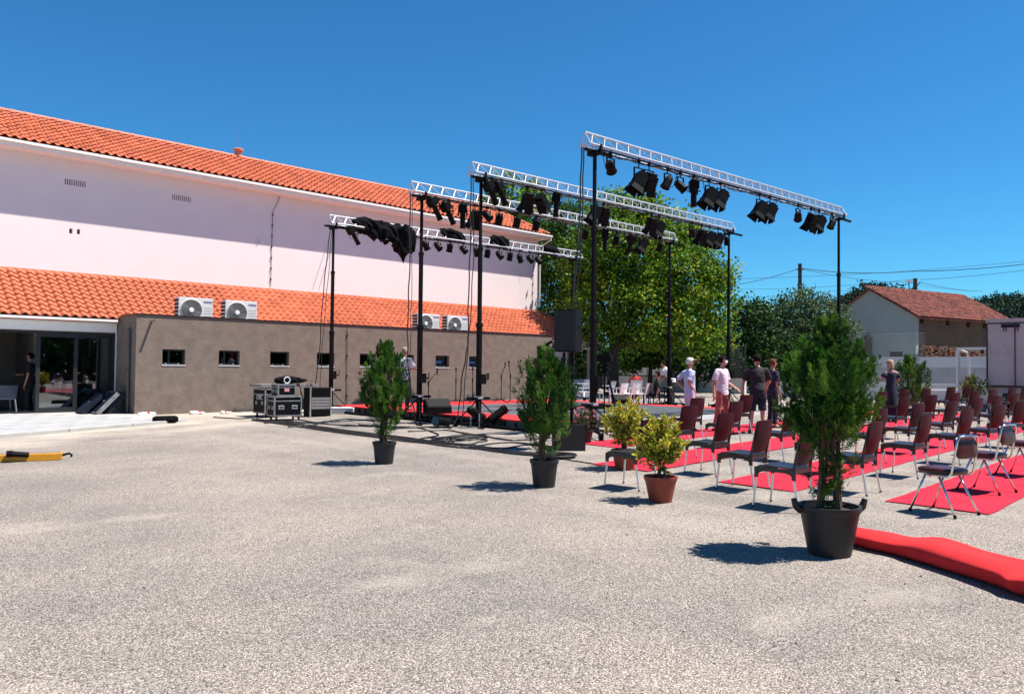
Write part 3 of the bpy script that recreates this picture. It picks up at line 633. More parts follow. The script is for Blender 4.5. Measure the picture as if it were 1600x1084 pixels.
def tower(lb, x, y, ztop, dx_fork, detail=True):
    z0 = gz(x)
    t = thing('lifting_tower', lb, 'lifting tower', (x, y, z0), 0, 'black lifting towers under the trusses'); h = ztop-z0
    MB().box((0, 0, 1.36), (0.105, 0.105, 2.28)).box((0, 0, 2.46), (0.13, 0.13, 0.10)).build('outer_mast', M_BLACKMETAL, t, bevel=0.008)
    MB().box((0, 0, 2.5+(4.35-2.5)/2), (0.08, 0.08, 4.35-2.5)).box((0, 0, 4.32), (0.10, 0.10, 0.08)).build('middle_mast', M_BLACKMETAL, t)
    MB().box((0, 0, 4.3+(h-4.3)/2-0.03), (0.058, 0.058, h-4.3-0.06)).build('inner_mast', M_BLACKMETAL, t)
    MB().box((dx_fork, 0, h-0.055), (0.85, 0.07, 0.055)).box((0, 0, h-0.10), (0.16, 0.30, 0.06)).box((0, -0.17, h-0.02), (0.06, 0.04, 0.16)).box((0, 0.17, h-0.02), (0.06, 0.04, 0.16)).build('fork', M_BLACKMETAL, t)
    MB().box((0, 0, 0.70), (0.16, 0.16, 0.06)).build('collar', M_ALU, t)
    for s in (-1, 1): MB().box((s*0.22, 0, 0.68), (0.26, 0.05, 0.06)).build('outrigger_bracket', M_BLACKMETAL, t)
    MB().box((0.0, -0.13, 1.15), (0.16, 0.12, 0.24)).bar((0.09, -0.13, 1.15), (0.2, -0.13, 1.15), 0.02, 6).bar((0.2, -0.13, 1.15), (0.2, -0.13, 1.3), 0.012, 6).build('winch', M_BLACKMETAL, t)
    MB().box((0, 0, 0.17), (0.15, 0.15, 0.10)).build('base_block', M_BLACKMETAL, t)
    for k in range(4):
        a = R(45+90*k)+R(12); e = Vector((math.cos(a), math.sin(a), 0))
        lg = MB().bar(e*0.06+Vector((0, 0, 0.16)), e*0.72+Vector((0, 0, 0.11)), 0.030, 6).bar(e*0.07+Vector((0, 0, 0.60)), e*0.52+Vector((0, 0, 0.13)), 0.016, 6).build('leg', M_BLACKMETAL, t)
        MB().bar(e*0.72+Vector((0, 0, 0.02)), e*0.72+Vector((0, 0, 0.2)), 0.016, 6).lathe([(0.05, 0), (0.05, 0.015), (0.02, 0.03)], 8, e*0.72).build('jack_foot', M_BLACKMETAL, lg)
        b = Vector((-e.y, e.x, 0)); c = e*0.55+Vector((0, 0, 0.075))
        MB().bar(c-b*0.025, c+b*0.025, 0.075, 12).build('wheel', M_BLACK, lg)
    return t
T_DATA = [(21.2, 11.98, 5.86, 23.57, 6.0), (15.9, 11.29, 5.88, 22.6, 6.0), (14.2, 11.86, 6.16, 23.6, 6.28), (10.5, 11.80, 6.07, 23.9, 6.32)]
masts = [(12.13, 23.1), (11.62, 22.35), (12.15, 23.4), (12.10, 23.65)]
for k, (Y, x0, z0, x1, z1) in enumerate(T_DATA):
    truss(k, Y, x0, z0, x1, z1)
    za = z0+(z1-z0)*(masts[k][0]-x0)/(x1-x0); zb = z0+(z1-z0)*(masts[k][1]-x0)/(x1-x0)
    tower(tower_near[k], masts[k][0], Y, za, 0.12); tower(tower_far[k], masts[k][1], Y, zb, 0.42)
def under(k, x): Y, x0, z0, x1, z1 = T_DATA[k]; return z0+(z1-z0)*(x-x0)/(x1-x0)

# ---------------------------------------------------------------- stage lamps hung under the trusses
LAMP_MESH = {}
DIRS = {'R': (0.62, 0.15, -0.75), 'L': (-0.45, 0.2, -0.85), 'D': (0.1, 0.45, -0.88), 'F': (0.25, -0.65, -0.7), 'V': (0.05, 0.05, -1), 'S': (0.75, 0.4, -0.5)}
def lamp_parts(kind, d):
    key = (kind, d)
    if key in LAMP_MESH: return LAMP_MESH[key]
    ax = -Vector(DIRS[d]).normalized(); q = ax.to_track_quat('Z', 'Y').to_matrix()
    P = []
    def add(name, m, ma, child=False): P.append((name, m.mesh(name, ma), child))
    if kind == 'can':
        add('housing', MB().lathe([(0.05, 0.17), (0.085, 0.13), (0.105, 0.05), (0.11, -0.14), (0.10, -0.14), (0.10, -0.12)], 14, mtx=q), M_BLACKMETAL)
        add('lens', MB().lathe([(0.10, -0.105), (0.06, -0.118), (0.0, -0.122)], 14, mtx=q), M_LENS)
        add('gel_frame', MB().lathe([(0.125, -0.14), (0.125, -0.152), (0.10, -0.152), (0.10, -0.14)], 14, mtx=q), M_BLACKMETAL)
        yr, yz = 0.125, 0.0
    elif kind == 'profile':
        add('housing', MB().lathe([(0.06, 0.36), (0.095, 0.33), (0.10, 0.10), (0.075, 0.07), (0.075, -0.30), (0.085, -0.30), (0.085, -0.34), (0.07, -0.34)], 12, mtx=q).box(q@Vector((0, 0, 0.2)), (0.23, 0.23, 0.20), mtx=q), M_BLACKMETAL)
        add('lens', MB().lathe([(0.07, -0.33), (0.0, -0.325)], 12, mtx=q), M_LENS)
        add('shutter_knob', MB().box(q@Vector((0.13, 0, 0.05)), (0.08, 0.02, 0.03), mtx=q).box(q@Vector((-0.13, 0, 0.05)), (0.08, 0.02, 0.03), mtx=q), M_BLACK)
        yr, yz = 0.15, 0.0
    else:
        add('housing', MB().box(q@Vector((0, 0, 0.05)), (0.30, 0.30, 0.30), mtx=q).box(q@Vector((0, 0, 0.24)), (0.22, 0.22, 0.08), mtx=q).box(q@Vector((0, 0, -0.12)), (0.33, 0.33, 0.04), mtx=q), M_BLACKMETAL)
        add('lens', MB().lathe([(0.12, -0.143), (0.06, -0.155), (0.0, -0.16)], 14, mtx=q), M_LENS)
        for i in range(4):
            rot = Matrix.Rotation(R(90*i), 3, 'Z'); w0, w1, ln = 0.15, (0.20 if i % 2 == 0 else 0.13), 0.18
            o1 = 0.07 if i % 2 == 0 else 0.05
            pts = [Vector((0.155, -w0, -0.14)), Vector((0.155, w0, -0.14)), Vector((0.155+o1, w1, -0.14-ln)), Vector((0.155+o1, -w1, -0.14-ln))]
            add('barn_door', MB().prism([q@(rot@p) for p in pts], q@(rot@Vector((0.006, 0, 0.003)))), M_BLACKMETAL)
        yr, yz = 0.19, 0.03
    LAMP_MESH[key] = (P, yr); return LAMP_MESH[key]
cntr = [0]*4
TN = ['farthest truss', 'third nearest truss', 'second nearest truss', 'nearest truss']
KN = {'can': 'short black spotlight', 'profile': 'long black spotlight', 'barn': 'black barn door spotlight'}
LOTS = [
 [('profile', 553, 368, 'R'), ('can', 600, 374, 'F'), ('can', 618, 379, 'D'), ('can', 665, 384, 'R'), ('can', 684, 384, 'F'), ('can', 703, 387, 'D'), ('can', 724, 390, 'F'), ('can', 744, 394, 'R'), ('can', 762, 396, 'D'), ('can', 780, 399, 'F'), ('can', 797, 401, 'D'), ('can', 812, 404, 'R'), ('can', 828, 405, 'F'), ('can', 841, 407, 'F')],
 [('profile', 680, 326, 'R'), ('profile', 701, 333, 'R'), ('profile', 723, 338, 'V'), ('barn', 742, 342, 'D'), ('can', 761, 337, 'F'), ('can', 780, 343, 'D'), ('can', 808, 347, 'D'), ('can', 838, 352, 'D'), ('can', 915, 366, 'D'), ('profile', 945, 374, 'V'), ('can', 963, 375, 'D'), ('profile', 985, 381, 'D'), ('barn', 1004, 383, 'L'), ('can', 1031, 386, 'D')],
 [('profile', 768, 301, 'R'), ('profile', 783, 302, 'R'), ('barn', 824, 316, 'D'), ('barn', 846, 316, 'S'), ('profile', 869, 320, 'V'), ('barn', 929, 335, 'L'), ('barn', 943, 337, 'D'), ('barn', 1018, 353, 'D'), ('barn', 1030, 358, 'L'), ('can', 1081, 363, 'S'), ('barn', 1096, 370, 'D'), ('barn', 1109, 373, 'L'), ('barn', 1122, 375, 'L'), ('can', 1136, 377, 'V')],
 [('can', 954, 261, 'S'), ('barn', 998, 284, 'L'), ('barn', 1014, 287, 'D'), ('can', 1043, 285, 'L'), ('can', 1063, 291, 'F'), ('profile', 1084, 302, 'V'), ('barn', 1108, 308, 'L'), ('barn', 1126, 311, 'L'), ('barn', 1187, 328, 'L'), ('barn', 1203, 331, 'L'), ('can', 1247, 338, 'S'), ('barn', 1267, 347, 'D'), ('barn', 1280, 349, 'L'), ('can', 1300, 350, 'L')]]
for k, lot in enumerate(LOTS):
    for i, (kind, px, py, d) in enumerate(lot):
        p = on_y(px, py, T_DATA[k][0]-0.12); ls = 0.84 if kind == 'barn' else 0.95; zu = under(k, p.x)-0.05
        if zu-p.z < 0.2: p.z = zu-0.22
        nm = {'can': 'can_spotlight', 'profile': 'profile_spotlight', 'barn': 'barn_door_spotlight'}[kind]
        t = thing(nm, f'{KN[kind]}, {ORD[i]} lamp from the left on the {TN[k]}', 'spotlight', p, 0, f'spotlights hanging from the {TN[k]}')
        P, yr = lamp_parts(kind, d); yr *= ls
        hs = None
        for name, me, ch in P: put(name, me, t).scale = (ls, ls, ls)
        top = zu-p.z
        MB().box((-yr, 0, top*0.35-0.02), (0.012, 0.04, top*0.7)).box((yr, 0, top*0.35-0.02), (0.012, 0.04, top*0.7)).box((0, 0, top*0.7-0.02), (2*yr, 0.04, 0.012)).build('yoke', M_BLACKMETAL, t)
        MB().bar((0, 0, top*0.7-0.03), (0, 0, top), 0.014, 6).box((0, 0, top+0.01), (0.06, 0.05, 0.08)).build('clamp', M_BLACKMETAL, t)
        if i % 3 == 0:
            s = 0.35 if i % 2 else -0.3
            pts = [(0.05+s*u, 0.02, top*u-0.25*math.sin(math.pi*u)+0.05*(1-u)) for u in np.linspace(0, 1, 9)]
            MB().tube(pts, 0.008, 4).build('power_lead', M_CABLE, t)
# black cloth bunched over the farthest truss
def cloth_heap(name, label, k, pa, pb, r, drop, seed):
    rg = random.Random(seed); Y = T_DATA[k][0]
    a, b = on_y(*pa, Y), on_y(*pb, Y); n = max(8, int((b.x-a.x)/0.12)); rings = []
    for i in range(n):
        u = i/(n-1); x = a.x+(b.x-a.x)*u; zc = a.z+(b.z-a.z)*u
        e = math.sin(math.pi*min(1, max(0.03, u))) ** 0.35
        ring = []
        for j in range(14):
            th = 2*math.pi*j/14; rr = r*e*(0.75+0.5*rg.random())
            zz = math.sin(th)*rr*1.15
            if math.sin(th) < -0.3: zz -= drop*e*(0.4+0.8*rg.random())*abs(math.sin(i*0.9+seed))
            ring.append((x+rg.uniform(-.03, .03), Y+math.cos(th)*rr*1.0, zc+zz))
        rings.append(ring)
    o = MB().loft(rings).build(name, M_CLOTH, None, smooth=False); return tag(o, label, 'cloth', 'black cloths bunched on the farthest truss')
cloth_heap('black_cloth', 'long bunch of black cloth wrapped round the left end of the farthest truss', 0, (552, 348), (634, 370), 0.25, 0.12, 3)
cloth_heap('black_cloth', 'thick hanging knot of black cloth beside the third mast top', 0, (610, 362), (650, 376), 0.34, 0.45, 5)
cloth_heap('black_cloth', 'small black cloth lying on the middle of the farthest truss', 0, (688, 362), (728, 374), 0.17, 0.05, 8)
cloth_heap('black_cloth', 'rounded heap of black cloth on the farthest truss between two masts', 0, (766, 374), (796, 383), 0.20, 0.05, 9)
cloth_heap('black_cloth', 'black cloth nearest the right end of the farthest truss', 0, (848, 388), (872, 394), 0.18, 0.05, 10)
# power cables hanging from the left truss ends to the ground
def hang_cable(pts, k, label, r=0.016, grp='black cables hanging from the trusses'):
    Y = T_DATA[k][0]-0.1
    P = [on_y(a, b, Y) for a, b in pts]
    Q = []
    for i in range(len(P)-1):
        for u in np.linspace(0, 1, 7)[:-1]: Q.append(P[i].lerp(P[i+1], u)+Vector((0.012*math.sin(9*u+i), 0, 0)))
    Q.append(P[-1])
    for q in Q: q.z = max(q.z, gz(q.x)+0.02)
    return tag(MB().tube(Q, r, 5).build('hanging_cable', M_CABLE), label, 'cable', grp)
hang_cable([(517, 352), (511, 400), (503, 480), (499, 560), (488, 628), (470, 652)], 0, 'black cable hanging to the flight cases from the farthest truss')
hang_cable([(519, 352), (514, 420), (505, 520), (500, 600), (505, 640)], 0, 'thin black cable beside the leftmost mast, reaching its foot', 0.010)
hang_cable([(641, 302), (640, 420), (637, 500), (637, 560), (643, 620), (652, 668)], 1, 'black cable falling past the man in the white shirt')
hang_cable([(644, 303), (643, 460), (641, 540), (640, 600), (645, 660)], 1, 'thin brownish cable hanging beside the man in the white shirt', 0.008)
hang_cable([(736, 276), (735, 380), (732, 460), (731, 540), (722, 590), (716, 650), (700, 678)], 2, 'black cable looping down left of the middle tower')
hang_cable([(739, 276), (740, 400), (735, 500), (728, 580), (721, 670)], 2, 'second black cable looping down left of the middle tower', 0.012)
hang_cable([(909, 231), (906, 330), (900, 420), (893, 480), (884, 600), (880, 690)], 3, 'black cable hanging from the nearest truss behind the loudspeaker')
hang_cable([(912, 231), (910, 330), (905, 420), (899, 490), (893, 640), (886, 697)], 3, 'second black cable hanging from the nearest truss behind the loudspeaker', 0.014)
# cables lying on the ground
def ground_cable(pts, label, r=0.013, grp='black cables lying on the yard', h=0.0, wob=0.03):
    P = [on_ground(*p) for p in pts]; Q = []
    for i in range(len(P)-1):
        for u in np.linspace(0, 1, 8)[:-1]: Q.append(P[i].lerp(P[i+1], u)+Vector((random.uniform(-wob, wob), random.uniform(-wob, wob), 0)))
    Q.append(P[-1])
    for j in range(2): Q = [Q[0]]+[(Q[i-1]+Q[i]*2+Q[i+1])/4 for i in range(1, len(Q)-1)]+[Q[-1]]
    for q in Q: q.z = gz(q.x)+r+h
    return tag(MB().tube(Q, r, 5).build('ground_cable', M_CABLE), label, 'cable', grp)
LBG = 'black cable in the long bundle crossing the yard in front of the stage'
for i in range(6):
    d = i*1.9-1.5+random.uniform(-.8, .8)
    ground_cable([(395, 655+d*0.3), (470, 663+d*.6), (560, 676+d*.6), (660, 688+d*.7), (740, 697+d*.6), (800, 706+d*.5), (868, 712+d*.4)], LBG, 0.012+0.004*(i % 2), 'cables of the long bundle in front of the stage', wob=0.09)
LBS = ['left of the flight cases', 'between the leftmost tower and the stage corner', 'beside the second mast foot, bent back on itself', 'zigzagging left of the middle tower', 'running right from the heap toward the thuja', 'between the slim thuja and the second mast', 'looped right of the middle tower', 'passing behind the slim thuja stems', 'right of the middle tower foot', 'longest, from the flight cases past the stage', 'under the nearest flight case', 'curled under the lying spotlights']
for lb_, pts in zip(LBS, ([(330, 652), (370, 655), (410, 652)], [(500, 660), (540, 655), (600, 660)], [(640, 675), (700, 672), (750, 685), (700, 690)], [(690, 688), (720, 682), (760, 690), (730, 695)], [(700, 692), (745, 680), (800, 690), (860, 685)], [(600, 672), (650, 668), (690, 680), (640, 690)], [(780, 705), (820, 695), (880, 700), (840, 712)], [(560, 664), (610, 670), (680, 668)], [(720, 700), (790, 692), (850, 696)], [(440, 658), (520, 664), (600, 668), (640, 668)], [(415, 662), (470, 656), (500, 664), (450, 668)], [(672, 684), (712, 690), (752, 682), (716, 676)])):
    ground_cable(pts, 'loose black cable on the ground '+lb_, 0.016, 'loose cables among the tower feet', wob=0.10)
ground_cable([(868, 716), (920, 724), (955, 729)], 'thin black cable running from the cable coil under the red carpet', 0.010)
c = on_ground(868, 714); m = MB()
for k in range(6):
    rr = 0.22+0.025*k; m.tube([(c.x+rr*math.cos(a*math.pi/10)*1.0, c.y+rr*math.sin(a*math.pi/10), gz(c.x)+0.02+0.012*(k % 3)) for a in range(21)], 0.014, 5, caps=False)
tag(m.build('cable_coil', M_CABLE), 'round coil of black cable on the ground behind the middle potted thuja', 'cable')
c = on_ground(722, 687); m = MB()
for k in range(9):
    rr = random.uniform(.15, .45); ox, oy = random.uniform(-.3, .3), random.uniform(-.2, .2)
    m.tube([(c.x+ox+rr*math.cos(a*math.pi/9)*1.2, c.y+oy+rr*0.6*math.sin(a*math.pi/9), gz(c.x)+0.02+0.02*(k % 4)) for a in range(19)], 0.014, 5, caps=False)
tag(m.build('cable_heap', M_CABLE), 'untidy heap of black cable left of the middle tower foot', 'cable')

# ---------------------------------------------------------------- loudspeakers, flight cases and other stage gear
def box_speaker(name, label, cat, loc, rz, d, grille=True, tilt=0.0, z=0.0, group=None):
    t = thing(name, label, cat, loc, rz, group); W, Dp, H = d
    Mt = Matrix.Translation((0, 0, z))@Matrix.Rotation(tilt, 4, 'X')
    MB().prism([(-W/2, -Dp/2, 0), (W/2, -Dp/2, 0), (W/2*0.9, Dp/2, 0), (-W/2*0.9, Dp/2, 0)], (0, 0, H)).xf(Mt).build('cabinet', M_BLACK, t, bevel=0.012)
    if grille: MB().box((0, -Dp/2-0.006, H/2), (W*0.94, 0.012, H*0.94)).xf(Mt).build('grille', mat('speaker_grille', (0.010, 0.010, 0.011), 0.7), t)
    for s in (-1, 1): MB().box((s*W*0.475, 0.03, H*0.6), (0.02, 0.14, 0.05)).xf(Mt).build('handle', M_BLACKMETAL, t)
    return t
ps = on_ground(897, 704)
sp = at_depth(887, 524, ps.dot(FW)-EYE*FW.z)
box_speaker('subwoofer', 'black bass speaker box on the ground behind the middle potted thuja', 'loudspeaker', (ps.x+0.1, ps.y+0.25, gz(ps.x)), R(-38), (0.55, 0.6, 0.46))
st = thing('speaker_stand', 'two black tubes holding the tall loudspeaker above the bass box', 'speaker stand', (ps.x+0.1, ps.y+0.25, gz(ps.x)+0.46))
zt = 1.78-gz(ps.x)-0.46
MB().bar((0.06, -0.04, 0), (0.06, -0.04, zt), 0.032, 10).build('pole', M_BLACKMETAL, st)
MB().bar((-0.08, 0.03, 0), (-0.08, 0.03, zt), 0.026, 10).build('pole', M_BLACKMETAL, st)
MB().box((0, 0, 0.01), (0.3, 0.3, 0.02)).build('base_plate', M_BLACKMETAL, st)
box_speaker('loudspeaker', 'tall black loudspeaker box raised beside the nearest tower', 'loudspeaker', (ps.x+0.1, ps.y+0.25, 1.79), R(-66), (0.40, 0.44, 0.76))
def wedge(label, px, py, rz, s=1.0, h=0.0, fall=0.0):
    p = on_ground(px, py, h); t = thing('stage_monitor', label, 'stage monitor', p, rz, 'black wedge monitors on the stage')
    pr = [(0.0, 0), (0.42, 0), (0.42, 0.16), (0.14, 0.36), (0.0, 0.30)]
    MB().prism([(-0.32*s, (y-0.2)*s, z*s) for y, z in pr], (0.64*s, 0, 0)).build('cabinet', M_BLACK, t, bevel=0.01)
    a, b = Vector((0, (0.42-0.2)*s, 0.16*s)), Vector((0, (0.14-0.2)*s, 0.36*s)); dd = (b-a); c = (a+b)/2
    ang = math.atan2(dd.z, dd.y)
    MB().box((c.x, c.y+0.006, c.z+0.008), (0.58*s, dd.length*0.9, 0.012), mtx=Matrix.Rotation(ang, 3, 'X')).build('grille', mat('monitor_grille', (0.012, 0.013, 0.015), 0.7, spec=0.15), t)
    return t
wedge('black wedge monitor on the red carpet beside the second mast', 683, 645, R(180-20), 1.0, SH)
wedge('tilted black wedge monitor below the white plastic chairs', 970, 631, R(150), 0.8, SH)
MB_ = on_ground(905, 640, SH); t = thing('equipment_case', 'flat black case lying on the far stage edge behind the nearest tower', 'case', MB_, R(-5))
MB().box((0, 0, 0.06), (2.4, 0.3, 0.10)).build('body', M_BLACK, t); MB().box((0, 0, 0.115), (2.3, 0.25, 0.01)).build('lid', M_BLACKMETAL, t)

def flight_case(label, p, rz, d, txt=None, handles=2, m=None, dark=M_BLACK):
    t = thing('flight_case', label, 'flight case', p, rz, 'black flight cases beside the leftmost tower'); W, Dp, H = d
    MB().box((0, 0, H/2), (W, Dp, H)).build('body', dark, t)
    e = MB(); r = 0.018
    for sx in (-1, 1):
        for sy in (-1, 1):
            e.box((sx*W/2, sy*Dp/2, H/2), (2*r, 2*r, H))
        for z in (0.0, H): e.box((sx*W/2, 0, z), (2*r+.004, Dp+2*r+.002, 2*r+.004))
    for sy in (-1, 1):
        for z in (0.0, H): e.box((0, sy*Dp/2, z), (W+2*r-.002, 2*r+.002, 2*r+.002))
    e.build('edge_trim', M_TRIM, t)
    e = MB().box((0, 0, H*0.78), (W+0.012, Dp+0.012, 0.03)); e.build('lid_seam', M_TRIM, t)
    for i in range(handles):
        x = (i-(handles-1)/2)*W*0.5
        hd = MB().box((x, -Dp/2-0.006, H*0.45), (0.15, 0.012, 0.11)).build('handle_plate', M_ALU, t)
        MB().box((x, -Dp/2-0.016, H*0.45), (0.10, 0.012, 0.03)).build('handle', M_BLACK, hd)
    for s in (-1, 1):
        hd = MB().box((-W/2-0.006, s*Dp*0.25, H*0.42), (0.012, 0.13, 0.10)).build('handle_plate', M_ACGRILLE, t)
        for q in (-1, 1): MB().bar((s*W*0.42, q*Dp*0.4, -0.09), (s*W*0.42+0.03, q*Dp*0.4, -0.09), 0.045, 10).box((s*W*0.42+.015, q*Dp*0.4, -0.03), (0.05, 0.05, 0.05)).build('castor', M_BLACK, t)
    if txt:
        o = put('lettering', text_mesh(txt, 0.19, M_WHITEPAINT), t); o.location = (-W/2-0.004, 0.0, H*0.72-0.05); o.rotation_euler = (R(90), 0, R(-90)); o.scale = (0.85, 1, 1)
    return t
p = on_ground(414, 653); flight_case('black flight case lettered CPBC on its left end', (p.x+0.36, p.y+0.36, gz(p.x)+0.13), 0, (0.72, 0.72, 0.66), 'CPBC')
p2 = on_ground(434, 658); fc = flight_case('black flight case with bright edges and two square handles, nearest the yard', (p2.x+0.32, p2.y+0.28, gz(p.x)+0.13), R(-6), (0.72, 0.5, 0.50))
f2 = flight_case('small black rack case with a label, on top of another case', (p2.x+0.30, p2.y+0.30, gz(p.x)+0.13+0.53), R(-6), (0.46, 0.44, 0.28), handles=0)
MB().box((0, -0.232, 0.15), (0.13, 0.01, 0.09)).build('sticker', mat('red_white_label', (0.55, 0.25, 0.25), 0.6), f2)
p3 = on_ground(482, 652); rk = thing('equipment_rack', 'dark equipment rack with rows of units beside the leftmost mast', 'rack', (p3.x+0.4, p3.y+0.2, gz(p.x)), R(-4))
MB().box((0, 0.06, 0.43), (0.62, 0.44, 0.80)).build('body', M_BLACK, rk)
for k in range(9): MB().box((0, -0.172, 0.10+k*0.085), (0.56, 0.025, 0.07)).build('rack_unit', M_ACGRILLE if k in (2, 3, 4, 5) else M_BLACK, rk)
MB().box((-0.31, -0.165, 0.43), (0.03, 0.05, 0.82)).box((0.31, -0.165, 0.43), (0.03, 0.05, 0.82)).build('edge_trim', M_ALU, rk)
p4 = on_ground(440, 652); tb = thing('table_board', 'long board laid across the tops of the flight cases', 'board', (p4.x+0.45, p4.y+0.75, 0.90))
MB().box((0, 0, 0.03), (1.75, 0.7, 0.05)).build('top', M_ACGRILLE, tb); MB().box((-0.885, 0, 0.01), (0.02, 0.72, 0.07)).box((0, -0.36, 0.02), (1.75, 0.02, 0.07)).build('edge_trim', M_ACGRILLE, tb)
rings = []
for i in range(12):
    u = i/11; e = math.sin(math.pi*min(.98, max(.04, u)))**0.5
    rings.append([(tb.location.x-0.35+1.0*u, tb.location.y-0.1+0.2*math.cos(a*math.pi/5)*e*random.uniform(.8, 1.1), 0.96+max(-.0, 0.10+0.14*math.sin(a*math.pi/5)*e*random.uniform(.7, 1.2)*(1.2-u*0.6))) for a in range(10)])
tag(MB().loft(rings).build('cable_bag', M_CLOTH), 'crumpled black bag lying on the board over the flight cases', 'bag')
c = Vector((tb.location.x-0.12, tb.location.y-0.38, 1.07)); tag(MB().tube([(c.x+0.09*math.cos(a*math.pi/8), c.y, c.z+0.09*math.sin(a*math.pi/8)) for a in range(17)], 0.016, 6, caps=False).build('tape_ring', M_WHITEPL), 'white tape ring standing in front of the black bag', 'tape roll')
m = MB()
for k in range(7):
    x0 = tb.location.x+random.uniform(-.8, .7); pts = [(x0+0.25*u+random.uniform(-.03, .03), tb.location.y-0.37-0.05*math.sin(3*u), 0.98-0.95*u**1.5) for u in np.linspace(0, 1, 8)]
    tag(MB().tube(pts, 0.012, 5).build('drooping_cable', M_CABLE), 'black cable drooping '+['over the lettered flight case', 'from the left end of the board', 'over the small labelled case', 'between two flight cases', 'in front of the equipment rack', 'from the right end of the board', 'under the white tape ring'][k], 'cable', 'cables drooping over the flight cases')
p5 = on_ground(526, 647); wb = thing('white_crate', 'long white plank block lying at the foot of the leftmost tower', 'block', (p5.x+0.2, p5.y+0.2, gz(p5.x)), R(-45))
MB().box((0, 0, 0.10), (0.95, 0.35, 0.18)).build('body', M_WALLFAR, wb, bevel=0.015); MB().box((0.2, 0, 0.194), (0.3, 0.30, 0.008)).build('lid', M_WHITE2, wb)
# spotlights resting on the ground by the middle tower
for lb, px, py, d, rz, hh in (('silver edged spotlight lying on the ground left of the middle tower', 742, 668, (-0.8, 0.0, 0.45), 0, 0.34), ('black spotlight lying tilted on the ground right of the middle tower', 776, 668, (-0.75, 0.3, -0.55), 0, 0.30), ('small black spotlight lying by the foot of the second mast', 692, 668, (0.9, 0.2, -0.1), 0, 0.14)):
    p = on_ground(px, py); t = thing('floor_spotlight', lb, 'spotlight', (p.x, p.y, gz(p.x)), 0, 'spotlights on the ground')
    q = Vector(d).normalized().to_track_quat('Z', 'Y').to_matrix()
    MB().lathe([(0.07, 0.30), (0.12, 0.24), (0.13, -0.26), (0.145, -0.26), (0.145, -0.30), (0.12, -0.30)], 14, (0, 0, hh), mtx=q).xf(Matrix.Translation((0, 0, hh))@Matrix.Scale(0.8, 4)@Matrix.Translation((0, 0, -hh))).build('housing', M_BLACKMETAL, t)
    MB().lathe([(0.12, -0.28), (0.06, -0.265), (0, -0.26)], 14, (0, 0, hh), mtx=q).build('lens', M_LENS, t)
    MB().bar((0, -0.15, hh), (0, -0.16, 0.02), 0.012, 6).bar((0, 0.15, hh), (0, 0.16, 0.02), 0.012, 6).box((0, 0, 0.012), (0.16, 0.40, 0.02)).build('floor_yoke', M_ALU if 'silver' in lb else M_BLACKMETAL, t)
# microphone stands
MICS = [(669, 637, 57, 6, 'microphone stand with two thin arms beside the second mast'), (712, 629, 50, 0, 'straight microphone stand, second from the left on the stage'), (738, 630, 52, 0, 'microphone stand half hidden left of the middle mast'), (744, 632, 45, 8, 'short microphone stand touching the middle mast'), (783, 628, 58, 3, 'microphone stand with a folded arm, second from the right'), (797, 630, 62, -9, 'microphone stand with a leaning boom, rightmost by the thuja')]
for px, py, hp_, lean, lb in MICS:
    p = on_ground(px, py, SH); Dd = (p-Vector((0, 0, EYE))).dot(FW); h = hp_/1200*Dd
    t = thing('microphone_stand', lb, 'microphone stand', p, random.uniform(0, 2), 'microphone stands on the stage')
    for k in range(3): a = R(120*k); MB().bar((0, 0, 0.10), (0.28*math.cos(a), 0.28*math.sin(a), 0.012), 0.010, 5).build('leg', M_BLACKMETAL, t)
    MB().bar((0, 0, 0.06), (0, 0, h*0.72), 0.014, 6).bar((0, 0, h*0.62), (0, 0, h*0.74), 0.022, 6).build('pole', M_BLACKMETAL, t)
    e = Vector((lean*0.03, -lean*0.03, h)); MB().bar((0, 0, h*0.70), e, 0.010, 5).build('boom', M_BLACKMETAL, t)
    MB().lathe([(0.012, -0.10), (0.018, 0.02), (0.028, 0.05), (0.02, 0.085), (0, 0.09)], 8, e).build('microphone', M_BLACK, t)
# video camera on a tripod
p = on_ground(944, 652, SH); t = thing('camera_tripod', 'black tripod carrying a video camera on the stage right of the nearest tower', 'tripod', p, R(20))
for k in range(3):
    a = R(120*k+20); lg = MB().bar((0.05*math.cos(a), 0.05*math.sin(a), 1.12), (0.22*math.cos(a), 0.22*math.sin(a), 0.55), 0.028, 6).bar((0.22*math.cos(a), 0.22*math.sin(a), 0.56), (0.36*math.cos(a), 0.36*math.sin(a), 0.0), 0.018, 6).build('leg', M_BLACKMETAL, t)
MB().bar((0, 0, 1.05), (0, 0, 1.25), 0.05, 8).box((0, 0, 1.28), (0.16, 0.16, 0.08)).bar((0.02, 0, 1.25), (-0.35, -0.28, 1.08), 0.012, 6).build('head', M_BLACKMETAL, t)
cb = MB().box((0, 0, 1.40), (0.13, 0.36, 0.16)).bar((0, 0.18, 1.40), (0, 0.32, 1.40), 0.055, 10).box((0, -0.02, 1.52), (0.03, 0.22, 0.03)).box((-0.09, -0.12, 1.47), (0.10, 0.10, 0.08)).build('video_camera', M_BLACK, t)
